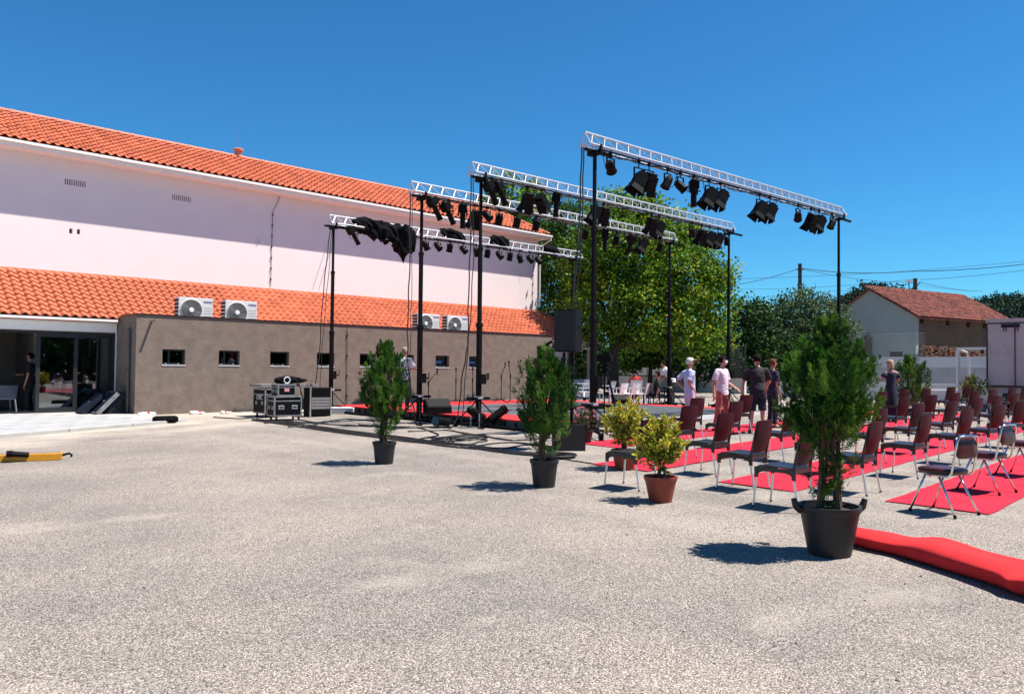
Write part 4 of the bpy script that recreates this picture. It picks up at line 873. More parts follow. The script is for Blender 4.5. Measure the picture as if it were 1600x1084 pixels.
# gear by the glass doors
def lean_panel(label, x, y, wd, h, tilt, bright):
    t = thing('leaning_case', label, 'case', (x, y, 0.075), 0, 'flat cases leaning by the glass door')
    Mt = Matrix.Rotation(tilt, 4, 'Y')
    MB().box((0, 0, h/2), (0.10, wd, h)).xf(Mt).build('panel', M_NAVY, t)
    f = MB()
    for s in (-1, 1): f.box((0, s*wd/2, h/2), (0.115, 0.025, h))
    f.box((0, 0, h), (0.115, wd+.025, 0.025)).box((0, 0, 0.0), (0.115, wd+.025, 0.025)); f.xf(Mt).build('edge_trim', M_TRIM if bright else M_NAVY, t)
    MB().box((-0.058, 0, h*0.55), (0.015, 0.16, 0.06)).xf(Mt).build('handle', M_ACGRILLE, t)
lean_panel('navy flat case leaning at the door glass, leftmost of the three', 5.93, 24.35, 0.60, 0.74, R(46), False)
lean_panel('navy flat case with a bright metal edge, middle of the three', 6.22, 24.05, 0.75, 0.78, R(43), True)
lean_panel('dark flat case nearest the grey annex corner, rightmost of the three', 6.50, 24.15, 0.70, 0.72, R(38), False)
p = on_ground(257, 661); rg = []
for i in range(9):
    u = i/8; e = 1 if 0 < i < 8 else 0.75
    rg.append([(p.x-0.27+0.54*u, p.y-0.12*u+0.11*e*math.cos(a*math.pi/6)*(1+.08*math.sin(3*a+i)), 0.012+0.095*(1+e*math.sin(a*math.pi/6)*0.98)) for a in range(12)])
tag(MB().loft(rg).build('cloth_roll', M_CLOTH, smooth=True), 'black cloth roll lying on the terrace edge by the grey annex', 'cloth roll')
for i, (px, py, lb) in enumerate(((229, 650, 'red and white bundle of plastic beside the black cloth roll'), (308, 647, 'red and white bundle of plastic under the second annex window'), (353, 646, 'whitish bundle of plastic nearest the flight cases'))):
    p = on_ground(px, py); p.y = min(p.y, AY-0.16); t = thing('plastic_bundle', lb, 'plastic bundle', (p.x, p.y, 0.0), R(20*i), 'plastic bundles along the annex wall')
    rg = [[(-0.24+0.48*u, 0.09*math.cos(a*math.pi/5)*(0.6+0.5*math.sin(math.pi*u)), 0.07+0.068*math.sin(a*math.pi/5)*(0.6+0.4*math.sin(math.pi*u+i))) for a in range(10)] for u in np.linspace(0, 1, 8)]
    MB().loft(rg).build('bundle', M_WHITE2, t, smooth=True); MB().box((0.03 if i < 2 else -.15, 0, 0.085), (0.09 if i < 2 else 0.05, 0.18, 0.10)).build('red_band', M_TAPE, t, bevel=0.02)
# yellow lifting beam with a hook
a, b = on_ground(-30, 722), on_ground(97, 717); dv = (b-a).normalized(); ang = math.atan2(dv.y, dv.x); L = (b-a).length
t = thing('lifting_beam', 'yellow steel beam with an end hook lying on the yard', 'beam', (a.x, a.y, 0.0), ang)
MB().box((L/2, 0, 0.055), (L, 0.30, 0.11)).build('beam', M_YELLOW, t, bevel=0.01)
MB().box((L/2, 0.0, 0.113), (L*0.96, 0.17, 0.006)).build('top_plate', M_ACGRILLE, t)
MB().tube([(L, 0, 0.06), (L+0.05, 0, 0.075), (L+0.10, 0, 0.085), (L+0.13, 0, 0.06), (L+0.12, 0, 0.03)], 0.018, 8).build('hook', M_BLACKMETAL, t)
MB().bar((0.40, -0.20, 0.13), (0.62, -0.16, 0.10), 0.042, 10).bar((0.34, -0.2, 0.13), (0.42, -0.2, 0.13), 0.05, 10).build('roller', M_BLACKMETAL, t)
# ---------------------------------------------------------------- red carpets
CR = R(2.0)
def carpet(x0, y0, x1, wd, label, seed):
    rg = random.Random(seed); n = 60; L = x1-x0; V = []; F = []
    for i in range(n+1):
        u = i/n*L
        for j, v in enumerate((0, wd/3, 2*wd/3, wd)):
            x = x0+u*math.cos(CR)-v*math.sin(CR)*0.3+(rg.uniform(-.012, .012)); y = y0+u*math.sin(CR)+v+rg.uniform(-.010, .010)
            V.append((x, y, gz(x)+0.009+rg.uniform(0, .004)+0.006*abs(math.sin(u*1.7+seed))*(j in (1, 2))))
    for i in range(n):
        for j in range(3): F.append((i*4+j, (i+1)*4+j, (i+1)*4+j+1, i*4+j+1))
    ob = MB().add(V, F).build('red_carpet', M_CARPET); s = ob.modifiers.new('thickness', 'SOLIDIFY'); s.thickness = 0.006; s.offset = -1
    return tag(ob, label, 'carpet', 'red carpet strips laid in the yard')
carpet(9.05, 2.45, 27.0, 1.03, 'nearest flat red carpet strip, under the chrome school chairs', 1)
carpet(8.86, 4.48, 27.5, 1.04, 'second red carpet strip from the front, starting left of the largest thuja', 2)
carpet(8.95, 6.72, 27.0, 1.03, 'third red carpet strip, starting behind the terracotta pot', 3)
carpet(11.0, 8.95, 27.0, 1.04, 'farthest red carpet strip, next to the stage', 4)
# rolled carpet heap at the right edge
ctr = [on_ground(1300, 846), on_ground(1338, 858), on_ground(1400, 873), on_ground(1440, 884), on_ground(1500, 904), on_ground(1560, 926), on_ground(1600, 939)]
d_ = (ctr[-1]-ctr[-2]).normalized(); ctr += [ctr[-1]+d_*0.5, ctr[-1]+d_*1.1]
P = []
for i in range(len(ctr)-1):
    for u in np.linspace(0, 1, 9)[:-1]: P.append(ctr[i].lerp(ctr[i+1], u))
for j in range(5): P = [P[0]]+[(P[i-1]+2*P[i]+P[i+1])/4 for i in range(1, len(P)-1)]+[P[-1]]
rings = []; N = len(P)
for i, p in enumerate(P):
    u = i/(N-1); t_ = (P[min(i+1, N-1)]-P[max(i-1, 0)]).normalized(); s_ = Vector((-t_.y, t_.x, 0))
    hw = 0.12+0.12*u+0.006*math.sin(9*u); hh = 0.070+0.040*u
    # a flattened roll: broad upper face, folded front lip, pinches where it has been dragged
    b1 = math.exp(-((u-0.36)/0.09)**2); k1 = math.exp(-((u-0.24)/0.05)**2); k2 = math.exp(-((u-0.70)/0.045)**2)
    hh += 0.010*b1-0.010*k1-0.010*k2; hw += 0.02*b1
    nv_ = s_ if s_.dot(Vector((p.x, p.y, 0))) > 0 else -s_      # away from the viewer side
    ring = []
    for j in range(24):
        a = 2*math.pi*j/24; cx, sz = math.cos(a), math.sin(a)
        X = hw*math.copysign(abs(cx)**0.8, cx); Z = hh*math.copysign(abs(sz)**0.7, sz)
        if sz > 0: Z *= 1.0-0.30*cx; Z += 0.005*math.sin(14*u+3*cx)*sz-0.012*math.exp(-((cx+0.1-0.8*(u-0.5))/0.16)**2)
        if cx > 0.3: X += 0.05*k2*cx-0.035*k1*cx
        if cx > 0.2 and sz < 0.1: X -= 0.035*(0.5+0.5*math.sin(11*u+0.5))
        q = p+nv_*(hw-X)
        ring.append((q.x, q.y, max(0.004, gz(p.x)+hh*0.98+Z)))
    rings.append(ring)
o = MB().loft(rings).build('carpet_roll', M_CARPET2, smooth=True); o.modifiers.new('s', 'SUBSURF').levels = 1
tag(o, 'crumpled roll of red carpet behind the largest potted thuja', 'carpet roll')

# ---------------------------------------------------------------- chairs
def chair_proto():
    t = thing('chair', 'x', 'chair')
    # seat shell: front at +Y
    W, Dp = 0.45, 0.44; V = []; F = []; nx, ny = 7, 8
    def sv(i, j, off):
        u = i/(nx-1)*2-1; v = j/(ny-1); x = u*(W/2-0.012*(1-v)); y = -0.22+Dp*v
        z = 0.445+0.014*v-0.016*math.sin(math.pi*v)*(1-u*u)-(0.035*max(0, (v-0.86)/0.14)**2)
        return (x, y, z+off)
    V = [sv(i, j, 0) for j in range(ny) for i in range(nx)]; F = [(j*nx+i, j*nx+i+1, (j+1)*nx+i+1, (j+1)*nx+i) for j in range(ny-1) for i in range(nx-1)]
    s = MB().add(V, F).build('seat', M_CHAIRFR, t, smooth=True); so_ = s.modifiers.new('t', 'SOLIDIFY'); so_.thickness = 0.014; so_.offset = -1; s.modifiers.new('e', 'EDGE_SPLIT').split_angle = R(50)
    # apron under the seat, dips at the corners to take the legs
    ap = MB()
    for sx in (-1, 1):
        pts = [(sx*(W/2-0.006), -0.225+0.45*v, 0.43) for v in np.linspace(0, 1, 9)]
        lo = [(sx*(W/2-0.006), -0.225+0.45*v, 0.43-0.04-0.075*(abs(v-0.5)*2)**5) for v in np.linspace(0, 1, 9)]
        V = pts+lo+[(p[0]-sx*0.022, p[1], p[2]) for p in pts]+[(p[0]-sx*0.022, p[1], p[2]) for p in lo]
        F = []
        for i in range(8): F += [(i, i+1, 10+i, 9+i), (18+i, 19+i, 28+i, 27+i), (9+i, 10+i, 28+i, 27+i), (i, i+1, 19+i, 18+i)]
        F += [(0, 9, 27, 18), (8, 17, 35, 26)]
        ap.add(V, F)
    ap.box((0, 0.215, 0.405), (W-0.05, 0.018, 0.045)).box((0, -0.215, 0.405), (W-0.05, 0.018, 0.045))
    for sx in (-1, 1):
        for y in (-0.205, 0.205): ap.box((sx*(W/2-0.016), y, 0.365), (0.031, 0.034, 0.09))
    ap.build('apron', M_CHAIRFR, t)
    # back shell
    V = []; nx, nz = 7, 9
    for j in range(nz):
        v = j/(nz-1); z = 0.47+0.385*v
        hw = 0.205+0.012*math.sin(math.pi*min(1, v*1.1))-0.012*(1-v)**3*4
        for i in range(nx):
            u = i/(nx-1)*2-1
            V.append((u*hw, -0.205-0.085*v-0.028*(1-u*u)+0.02*math.sin(math.pi*v)*-1, z+0.006*(1-u*u)*v))
    F = [(j*nx+i, j*nx+i+1, (j+1)*nx+i+1, (j+1)*nx+i) for j in range(nz-1) for i in range(nx-1)]
    b = MB().add(V, F).build('backrest', M_CHAIR, t, smooth=True); q = b.modifiers.new('t', 'SOLIDIFY'); q.thickness = 0.013; q.offset = 0; b.modifiers.new('e', 'EDGE_SPLIT').split_angle = R(50)
    for sx in (-1, 1): MB().tube([(sx*0.205, -0.205, 0.38), (sx*0.206, -0.215, 0.47), (sx*0.214, -0.245, 0.62), (sx*0.216, -0.287, 0.845)], [0.018, 0.017, 0.012, 0.008], 6).build('back_post', M_CHAIRFR, t)
    for sx in (-1, 1):
        for y, dy in ((-0.205, -0.055), (0.205, 0.03)):
            lg = MB().bar((sx*0.207, y, 0.31), (sx*0.222, y+dy, 0.012), 0.0125, 8, 0.011).build('leg', M_LEGALU, t)
            MB().bar((sx*0.222, y+dy, 0.0), (sx*0.222, y+dy, 0.018), 0.014, 8).build('foot_cap', M_BLACK, lg)
    return t
CH = chair_proto()
ROWS = {   # chairs by the row they stand in: x of the back's left corner, y of the back
 'nearest row': [(7.62, 3.80), (9.15, 3.72), (11.03, 3.80), (13.0, 3.86), (14.6, 3.84), (16.3, 3.92)],
 'second row': [(8.36, 4.72), (10.35, 4.72), (12.0, 4.76), (13.75, 4.82), (15.35, 4.80), (17.3, 4.92), (18.85, 4.98), (20.2, 4.98), (21.9, 5.05)],
 'third row': [(7.42, 5.72), (9.18, 5.74), (11.3, 5.85), (16.5, 6.04), (18.2, 6.08), (20.0, 6.16), (22.0, 6.30), (23.7, 6.36), (25.4, 6.32), (27.1, 6.40)],
 'fourth row': [(10.35, 7.10), (12.2, 7.36), (19.5, 7.64), (21.2, 7.72), (22.7, 7.70), (24.9, 7.76), (26.6, 7.85)],
 'farthest row': [(12.8, 8.56), (14.9, 8.70)]}
first = True
for rn, lst in ROWS.items():
    for i, (x, y) in enumerate(lst):
        c = CH if first else dup(CH); first = False
        a = on_y(1280, 600, 5)  # heading turns a little toward the stage centre along the row
        rot = R(3)-R(12)*min(1, max(0, (x-9)/6))+R(random.uniform(-4, 4))
        ctrp = Vector((x+0.22, y+0.29, 0)); ctrp.z = gz(ctrp.x)+(0.012 if True else 0)
        c.location = ctrp; c.rotation_euler = (0, 0, rot)
        tag(c, f'brown plastic chair with metal legs, {ORD[i]} from the left in the {rn} of them', 'chair', 'brown plastic chairs facing the stage')
# chrome tube school chairs with wine coloured vinyl
def school_proto():
    t = thing('school_chair', 'x', 'chair')
    def cushion(name, w, d, h, Mx, sharp=0.045):
        rings = []
        for z, s in ((0, 0.93), (h*0.25, 1.0), (h*0.7, 0.99), (h, 0.9), (h*1.06, 0.5)):
            ring = []
            for j in range(20):
                a = 2*math.pi*j/20; c, s_ = math.cos(a), math.sin(a)
                ring.append(Mx@Vector((math.copysign(abs(c)**0.45, c)*w/2*s, math.copysign(abs(s_)**0.45, s_)*d/2*s, z)))
            rings.append(ring)
        return MB().loft(rings).build(name, M_VINYL, t, smooth=True)
    cushion('seat', 0.40, 0.39, 0.05, Matrix.Translation((0, 0, 0.425)))
    MB().box((0, 0, 0.418), (0.36, 0.35, 0.014)).build('seat_pan', M_ACGRILLE, t)
    cushion('backrest', 0.37, 0.23, 0.035, Matrix.Translation((0, -0.225, 0.70))@Matrix.Rotation(R(80), 4, 'X'))
    f = MB()
    f.tube([(-0.19, 0.05, 0.405), (-0.19, -0.17, 0.405), (-0.19, -0.205, 0.44), (-0.185, -0.235, 0.60), (-0.18, -0.262, 0.77), (-0.15, -0.268, 0.815), (0, -0.27, 0.825), (0.15, -0.268, 0.815), (0.18, -0.262, 0.77), (0.185, -0.235, 0.60), (0.19, -0.205, 0.44), (0.19, -0.17, 0.405), (0.19, 0.05, 0.405)], 0.0115, 8)
    f.build('frame', M_CHROME, t, smooth=True)
    for sx in (-1, 1):
        for p, q in (((sx*0.17, -0.06, 0.405), (sx*0.205, -0.25, 0.015)), ((sx*0.17, 0.08, 0.405), (sx*0.205, 0.23, 0.015))):
            lg = MB().bar(p, q, 0.0115, 8).build('leg', M_CHROME, t, smooth=True)
            MB().bar((q[0], q[1], 0), (q[0], q[1], 0.03), 0.015, 8).build('foot_cap', M_BLACK, lg)
    return t
SCH = school_proto()
SL = [(8.82, 2.82, 'wine red school chair with chrome legs, nearest of its kind, behind the carpet roll'), (10.62, 2.92, 'second wine red school chair with chrome legs, standing on the front carpet'), (12.5, 3.0, 'third wine red school chair, cut by the right edge of the picture'), (9.75, 1.72, 'wine red school chair of which only a leg shows at the right edge')]
for i, (x, y, lb) in enumerate(SL):
    c = SCH if i == 0 else dup(SCH); c.location = (x, y, gz(x)+(0.014 if i in (1, 2) else 0.002)); c.rotation_euler = (0, 0, R([-14, -10, -12, -8][i])); tag(c, lb, 'chair', 'chrome school chairs in the front row')
# white plastic chairs beyond the stage
def white_proto():
    t = thing('white_chair', 'x', 'chair')
    MB().box((0, 0, 0.43), (0.46, 0.44, 0.03)).build('seat', M_WHITEPL, t, bevel=0.01)
    pts = [(-0.23, -0.20, 0.45), (0.23, -0.20, 0.45), (0.25, -0.29, 0.82), (-0.25, -0.29, 0.82)]
    MB().prism(pts, (0, -0.02, 0)).build('backrest', M_WHITEPL, t)
    for sx in (-1, 1):
        MB().box((sx*0.245, 0.0, 0.64), (0.045, 0.44, 0.03)).bar((sx*0.245, 0.2, 0.63), (sx*0.24, 0.2, 0.43), 0.02, 6).build('armrest', M_WHITEPL, t)
        for y in (-0.2, 0.2): MB().bar((sx*0.21, y, 0.42), (sx*0.25, y*1.2, 0), 0.022, 6).build('leg', M_WHITEPL, t)
    return t
WCH = white_proto()
for i, (px, py, rz, lb) in enumerate(((965, 634, 8, 'white plastic armchair, left one of the three backs in a row'), (984, 634, 2, 'white plastic armchair, middle one of the three backs in a row'), (1003, 634, 14, 'white plastic armchair, right one of the three backs in a row'), (948, 628, 60, 'white plastic armchair seen between the tripod legs'), (911, 622, 80, 'white plastic armchair left of the nearest tower, facing sideways'))):
    p = on_ground(px, py); c = WCH if i == 0 else dup(WCH); c.location = p; c.rotation_euler = (0, 0, R(rz)); tag(c, lb, 'chair', 'white plastic armchairs beyond the stage')
for i, px in enumerate((908, 918)):
    p = on_ground(px, 624); t = thing('white_box', ['left one of two low white boxes beyond the stage', 'right one of two low white boxes beyond the stage'][i], 'box', p, R(10), 'low white boxes beyond the stage')
    MB().box((0, 0, 0.16), (0.30, 0.40, 0.32)).build('body', M_WHITEPL, t, bevel=0.02); MB().box((0, 0, 0.325), (0.31, 0.41, 0.02)).build('lid', M_WHITE2, t)
# dark chair inside the door
dc = dup(WCH); dc.name = 'office_chair'; dc.location = (4.35, 25.75, 0.03); dc.rotation_euler = (0, 0, R(8)); tag(dc, 'navy chair with grey legs just inside the open glass door', 'chair')
for k in list(dc.keys()):
    if k == 'group': del dc['group']
M_NAVYCH = mat('navy_upholstery', (0.02, 0.03, 0.06), 0.6)
for ch in dc.children:
    ch.data = ch.data.copy(); ch.data.materials[0] = M_ACGRILLE if ch.name.startswith('leg') else M_NAVYCH
for ch in list(dc.children):
    if ch.name.startswith('armrest'): bpy.data.objects.remove(ch)
dk = dup(WCH); dk.location = on_ground(1026, 634); dk.rotation_euler = (0, 0, R(-120)); dk.name = 'dark_chair'; del dk['group']; tag(dk, 'dark armchair with a grey back under the seated man in black', 'chair')
for ch in dk.children: ch.data = ch.data.copy(); ch.data.materials[0] = M_BLACK if not ch.name.startswith('backrest') else M_ACGRILLE

# ---------------------------------------------------------------- potted plants
class Leaves:
    """many small leaf faces gathered into one mesh"""
    def __init__(s): s.V = []; s.mi = []
    def diamonds(s, P, D, Nn, ln, wd, mi):
        """P base points, D directions, Nn side vectors (n,3)"""
        a = P; c = P+D*ln[:, None]; m_ = P+D*(ln*0.45)[:, None]; b = m_+Nn*(wd/2)[:, None]; d = m_-Nn*(wd/2)[:, None]
        s.V.append(np.stack([a, b, c, d], 1).reshape(-1, 3)); s.mi.append(mi)
    def build(s, name, mats, parent, loc=(0, 0, 0)):
        V = np.concatenate(s.V); n = len(V)//4; me = bpy.data.meshes.new(name)
        me.vertices.add(len(V)); me.vertices.foreach_set('co', V.astype(np.float32).ravel())
        me.loops.add(n*4); me.loops.foreach_set('vertex_index', np.arange(n*4, dtype=np.int32))
        me.polygons.add(n); me.polygons.foreach_set('loop_start', np.arange(0, n*4, 4, dtype=np.int32)); me.polygons.foreach_set('loop_total', np.full(n, 4, dtype=np.int32))
        for q in mats: me.materials.append(q)
        me.polygons.foreach_set('material_index', np.concatenate(s.mi).astype(np.int32)); me.update(calc_edges=True)
        o = put(name, me, parent); return o
def unit(a): return a/np.maximum(1e-9, np.linalg.norm(a, axis=-1, keepdims=True))
def rnd(n): return unit(RNG.normal(size=(n, 3)))
def pot_mb(r0, r1, h, lip=0.02, th=0.012):
    return MB().lathe([(r0, 0), (r1-0.006, h-0.05), (r1, h-0.05), (r1+lip*0.4, h-0.03), (r1+lip*0.5, h), (r1-th, h), (r1-th-0.008, h-0.06)], 48)
def thuja(name, label, loc, ph, pr0, pr1, height, rad, n_plume, seed, potm=M_POT, handles=False, leaf=1.0, bare=0.25, grp='potted thujas along the yard'):
    global RNG
    RNG = np.random.default_rng(seed); rg = random.Random(seed)
    t = thing(name, label, 'potted plant', loc, R(20) if handles else rg.uniform(0, 6), grp)
    pm = pot_mb(pr0, pr1, ph).build('pot', potm, t, smooth=False)
    MB().lathe([(pr1-0.03, ph-0.045), (pr1*0.5, ph-0.03), (0, ph-0.02)], 20).build('soil', M_SOIL, t)
    if handles:
        for s in (-1, 1):
            a0 = R(-60) if s > 0 else R(120)
            MB().tube([(math.cos(a0)*(pr1+0.0), math.sin(a0)*(pr1), ph-0.05), (math.cos(a0)*(pr1+0.045), math.sin(a0)*(pr1+0.045), ph-0.01), (math.cos(a0)*(pr1+0.065), math.sin(a0)*(pr1+0.065), ph+0.05)], [0.03, 0.03, 0.022], 8).build('handle', potm, pm)
    H = height-ph
    stems = []
    for k in range(7):
        a = rg.uniform(0, 6.28); sp = rg.uniform(0.10, 0.42)*rad; top = ph+H*rg.uniform(0.60, 0.92)
        b = Vector((rg.uniform(-.09, .09), rg.uniform(-.09, .09), ph-0.04))
        e = Vector((math.cos(a)*sp, math.sin(a)*sp, top)); mid = b.lerp(e, 0.45)-Vector((math.cos(a), math.sin(a), 0))*sp*0.18
        pts = [b, b.lerp(mid, 0.5), mid, mid.lerp(e, 0.5)+Vector((rg.uniform(-.02, .02), rg.uniform(-.02, .02), 0)), e]
        stems.append(pts); MB().tube(pts, [0.020, 0.016, 0.013, 0.009, 0.003], 6).build('stem', M_STEM, t)
    def prof(v):    # crown radius against height
        if v < bare: return 0.30+0.42*(v/bare)
        if v < 0.50: return 0.72+0.28*(v-bare)/(0.50-bare)
        return max(0.12, (1-((v-0.50)/0.50)**3.0))
    L = Leaves(); tw = MB()
    for k in range(n_plume):
        v0 = rg.uniform(0.02, 0.90); v0 = v0 if v0 > bare or rg.random() < 0.42 else rg.uniform(bare, 0.9)
        a = rg.uniform(0, 6.283); rr = prof(min(1, v0+0.06))*rad*math.sqrt(rg.uniform(0.12, 1.0))*rg.uniform(0.80, 1.10)
        ln = rg.uniform(0.20, 0.36)*(0.6+0.5*rad)*(1.15-0.3*v0)
        tip = np.array([math.cos(a)*rr, math.sin(a)*rr, ph+H*min(0.985, v0+0.08)])
        if v0 > 0.80: tip[2] = ph+H*rg.uniform(0.84, 1.0); tip[:2] *= 0.75
        out = np.array([math.cos(a), math.sin(a), 0])
        upf = rg.uniform(1.2, 2.2) if v0 > bare else rg.uniform(0.2, 0.9)
        ax = unit(np.array([out*0.55+np.array([rg.gauss(0, .22), rg.gauss(0, .22), upf])]))[0]
        base = tip-ax*ln
        sd = unit(np.cross(ax, unit(out[None]+0.6*RNG.normal(size=(1, 3)))[0])[None])[0]
        nrm_ = np.cross(ax, sd)
        st = stems[rg.randrange(7)]; q = min(st, key=lambda s: (s-Vector(base)).length)
        if (q-Vector(base)).length < 0.5*rad+0.2: tw.bar(q, base, 0.004, 3, 0.002, caps=False)
        ns = int(20*leaf); nl = 8
        if v0 < bare: ns = max(6, int(ns*0.5))
        u = RNG.uniform(0, 1, ns); sg = np.where(RNG.random(ns) < 0.5, -1., 1.)
        B = base[None]+ax[None]*(u*ln)[:, None]+nrm_[None]*RNG.normal(0, .02, ns)[:, None]
        SD = unit(ax[None]*(0.75+0.3*u)[:, None]+sd[None]*(sg*(0.66-0.36*u))[:, None]+nrm_[None]*RNG.normal(0, .30, ns)[:, None])
        SL_ = ln*(0.40-0.24*u)*RNG.uniform(.7, 1.25, ns)
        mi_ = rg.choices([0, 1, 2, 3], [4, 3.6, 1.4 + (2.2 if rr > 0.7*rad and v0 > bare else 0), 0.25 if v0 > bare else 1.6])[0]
        for q_ in range(nl):
            w_ = q_/(nl-1); P = B+SD*(SL_*w_*0.85)[:, None]
            pl = np.cross(SD, nrm_[None]); s2 = (1 if q_ % 2 else -1)
            DD = unit(SD+pl*(0.7*s2*(1-0.5*w_))+RNG.normal(0, .14, (ns, 3)))
            NN = unit(np.cross(DD, nrm_[None]+RNG.normal(0, .35, (ns, 3))))
            l_ = (0.030+0.016*RNG.random(ns))*(0.75+0.35*rad)*(1.2-0.5*w_); mm = np.full(ns, mi_); fl = RNG.random(ns) < 0.12; mm[fl] = RNG.integers(0, 3, fl.sum())
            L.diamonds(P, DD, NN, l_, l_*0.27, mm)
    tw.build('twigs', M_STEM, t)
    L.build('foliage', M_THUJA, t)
    return t
def shrub(name, label, loc, ph, pr0, pr1, height, rad, nleaf, seed, mats=M_YEL, wts=(4.6, 4.6, 3.2, 1.2), potm=M_TERRA, flowers=0, grp=None, llen=0.05, zc=0.56):
    global RNG
    RNG = np.random.default_rng(seed); rg = random.Random(seed)
    t = thing(name, label, 'potted plant', loc, 0, grp)
    if potm is not None:
        pot_mb(pr0, pr1, ph).build('pot', potm, t); MB().lathe([(pr1-0.03, ph-0.04), (0, ph-0.02)], 20).build('soil', M_SOIL, t)
    zc_ = ph+(height-ph)*zc; rz = (height-ph)*0.46; n_br = 46; L = Leaves(); tips = []
    for k in range(5):
        a = rg.uniform(0, 6.28); e = Vector((math.cos(a)*rad*0.4, math.sin(a)*rad*0.4, zc_+rz*0.2)); b = Vector((rg.uniform(-.04, .04), rg.uniform(-.04, .04), max(0, ph-0.03)))
        MB().tube([b, b.lerp(e, 0.5)-Vector((math.cos(a), math.sin(a), 0))*0.05, e], [0.013, 0.010, 0.005], 6).build('stem', M_STEM, t)
    tw = MB(); per = max(4, nleaf//(n_br*3))
    for k in range(n_br*3):
        d = rnd(1)[0]; r_ = RNG.uniform(0.35, 1.0)**0.5*RNG.uniform(0.72, 1.18); tip = np.array([d[0]*rad*r_, d[1]*rad*r_, zc_+d[2]*rz*r_])
        ax = unit((d*np.array([1, 1, 0.6])+np.array([0, 0, 0.75])+RNG.normal(0, .25, 3))[None])[0]; ln = 0.16*(rad/0.35)
        base = tip-ax*ln; tw.bar(base, tip, 0.003, 3, caps=False)
        u = RNG.random(per); P = base[None]+ax[None]*(u*ln*1.05)[:, None]
        D = unit(ax[None]*0.75+RNG.normal(0, .65, (per, 3))); NN = unit(np.cross(D, RNG.normal(size=(per, 3)))); l_ = llen*RNG.uniform(.7, 1.25, per)
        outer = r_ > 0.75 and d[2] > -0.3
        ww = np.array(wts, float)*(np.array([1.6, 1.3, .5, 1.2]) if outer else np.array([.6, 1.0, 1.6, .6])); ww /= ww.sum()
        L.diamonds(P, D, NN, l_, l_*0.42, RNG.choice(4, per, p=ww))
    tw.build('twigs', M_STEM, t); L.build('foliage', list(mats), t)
    if flowers:
        F = Leaves(); n = flowers; d = rnd(n); d[:, 2] = np.abs(d[:, 2]); P = d*np.array([rad, rad, rz])*0.95+np.array([0, 0, zc_])
        for q in range(5): D = unit(d+rnd(n)*0.9); F.diamonds(P, D, unit(np.cross(D, rnd(n))), np.full(n, .05), np.full(n, .04), np.zeros(n, int))
        tag(F.build('flowers', [M_FLOWER], t), kind='stuff')
    return t
def gl(px, py): p = on_ground(px, py); return (p.x, p.y, p.z)
TH = 'thuja in a black pot'
thuja('potted_thuja', 'largest potted thuja, in a black tub with two handles, nearest the camera', gl(1296, 874+(-9)), 0.40, 0.165, 0.235, 1.96, 0.415, 290, 4, handles=True, leaf=1.3, bare=0.36)
thuja('potted_thuja', 'middle potted thuja, bushy with pointed tips, in front of the loudspeaker', gl(850, 760), 0.34, 0.135, 0.175, 1.80, 0.42, 220, 21, leaf=1.15, bare=0.26)
thuja('potted_thuja', 'leftmost potted thuja, standing in front of the stage corner', gl(600, 724), 0.335, 0.135, 0.175, 1.88, 0.42, 250, 33, leaf=1.1, bare=0.32)
p = on_ground(1423, 634); thuja('potted_thuja', 'round thuja bush beside the woman in the long navy dress', (p.x*0.82, p.y*0.82, gz(p.x*0.82)), 0.2, 0.2, 0.25, 1.85, 0.64, 300, 9, leaf=0.8, bare=0.15)
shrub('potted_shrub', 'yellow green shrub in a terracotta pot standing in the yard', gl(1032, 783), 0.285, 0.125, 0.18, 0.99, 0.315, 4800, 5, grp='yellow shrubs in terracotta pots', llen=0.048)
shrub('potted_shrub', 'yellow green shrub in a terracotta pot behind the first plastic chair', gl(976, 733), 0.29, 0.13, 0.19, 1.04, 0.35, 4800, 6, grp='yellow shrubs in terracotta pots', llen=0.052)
shrub('flower_pot', 'plant with pink flowers half hidden behind the middle thuja', gl(912, 692), 0.26, 0.14, 0.18, 0.68, 0.26, 700, 8, mats=M_DTREE+[M_DTREE[0]], wts=(4, 4, 2, 1), potm=M_POT, flowers=26, grp=None)
shrub('potted_shrub', 'small green potted plant on the ground behind the coral trousers', gl(1137, 652), 0.2, 0.13, 0.17, 0.60, 0.28, 500, 12, mats=M_DTREE+[M_YEL[1]], wts=(4, 4, 1, 3), potm=M_TERRA)
shrub('potted_shrub', 'low yellowish plant in front of the white goal', gl(1522, 641), 0.25, 0.2, 0.25, 1.25, 0.55, 500, 13, wts=(3, 4, 4, 0.5), llen=0.12, zc=0.55)
shrub('potted_shrub', 'small plant in a clay pot showing right of the largest thuja', gl(1331, 650), 0.3, 0.15, 0.2, 0.8, 0.25, 400, 14, mats=M_DTREE+[M_YEL[1]], wts=(4, 4, 1, 3))
# ---------------------------------------------------------------- garden walls and fences at the back of the yard
def gwall(name, label, x, y0, y1, z0, z1, m, th=0.2, cope=None, cat='wall', pil=None):
    t = thing(name, label, cat, (x, (y0+y1)/2, z0))
    MB().box2((x, y0, z0-0.1), (x+th, y1, z1)).build('wall_body', m, t, world=True)
    if cope: MB().box2((x-0.04, y0-0.02, z1+0.002), (x+th+0.04, y1+0.02, z1+0.06)).build('coping', cope, t, world=True)
    if pil:
        for k in range(pil): 
            y = y0+(y1-y0)*k/(pil-1); MB().box2((x-0.05, y-0.11, z0-0.1), (x-0.002, y+0.11, z1-0.03)).build('pilaster', m, t, world=True)
    return t
gwall('garden_wall', 'low white wall with a dark coping behind the stage and the tree', 35.2, 20.45, 60, 0.28, 1.08, M_WALLFAR, cope=M_COPING)
gwall('garden_wall', 'low plain white wall behind the woman and the round bush', 33.6, -6, 17.6, 0.26, 1.02, M_WALLFAR, pil=9)
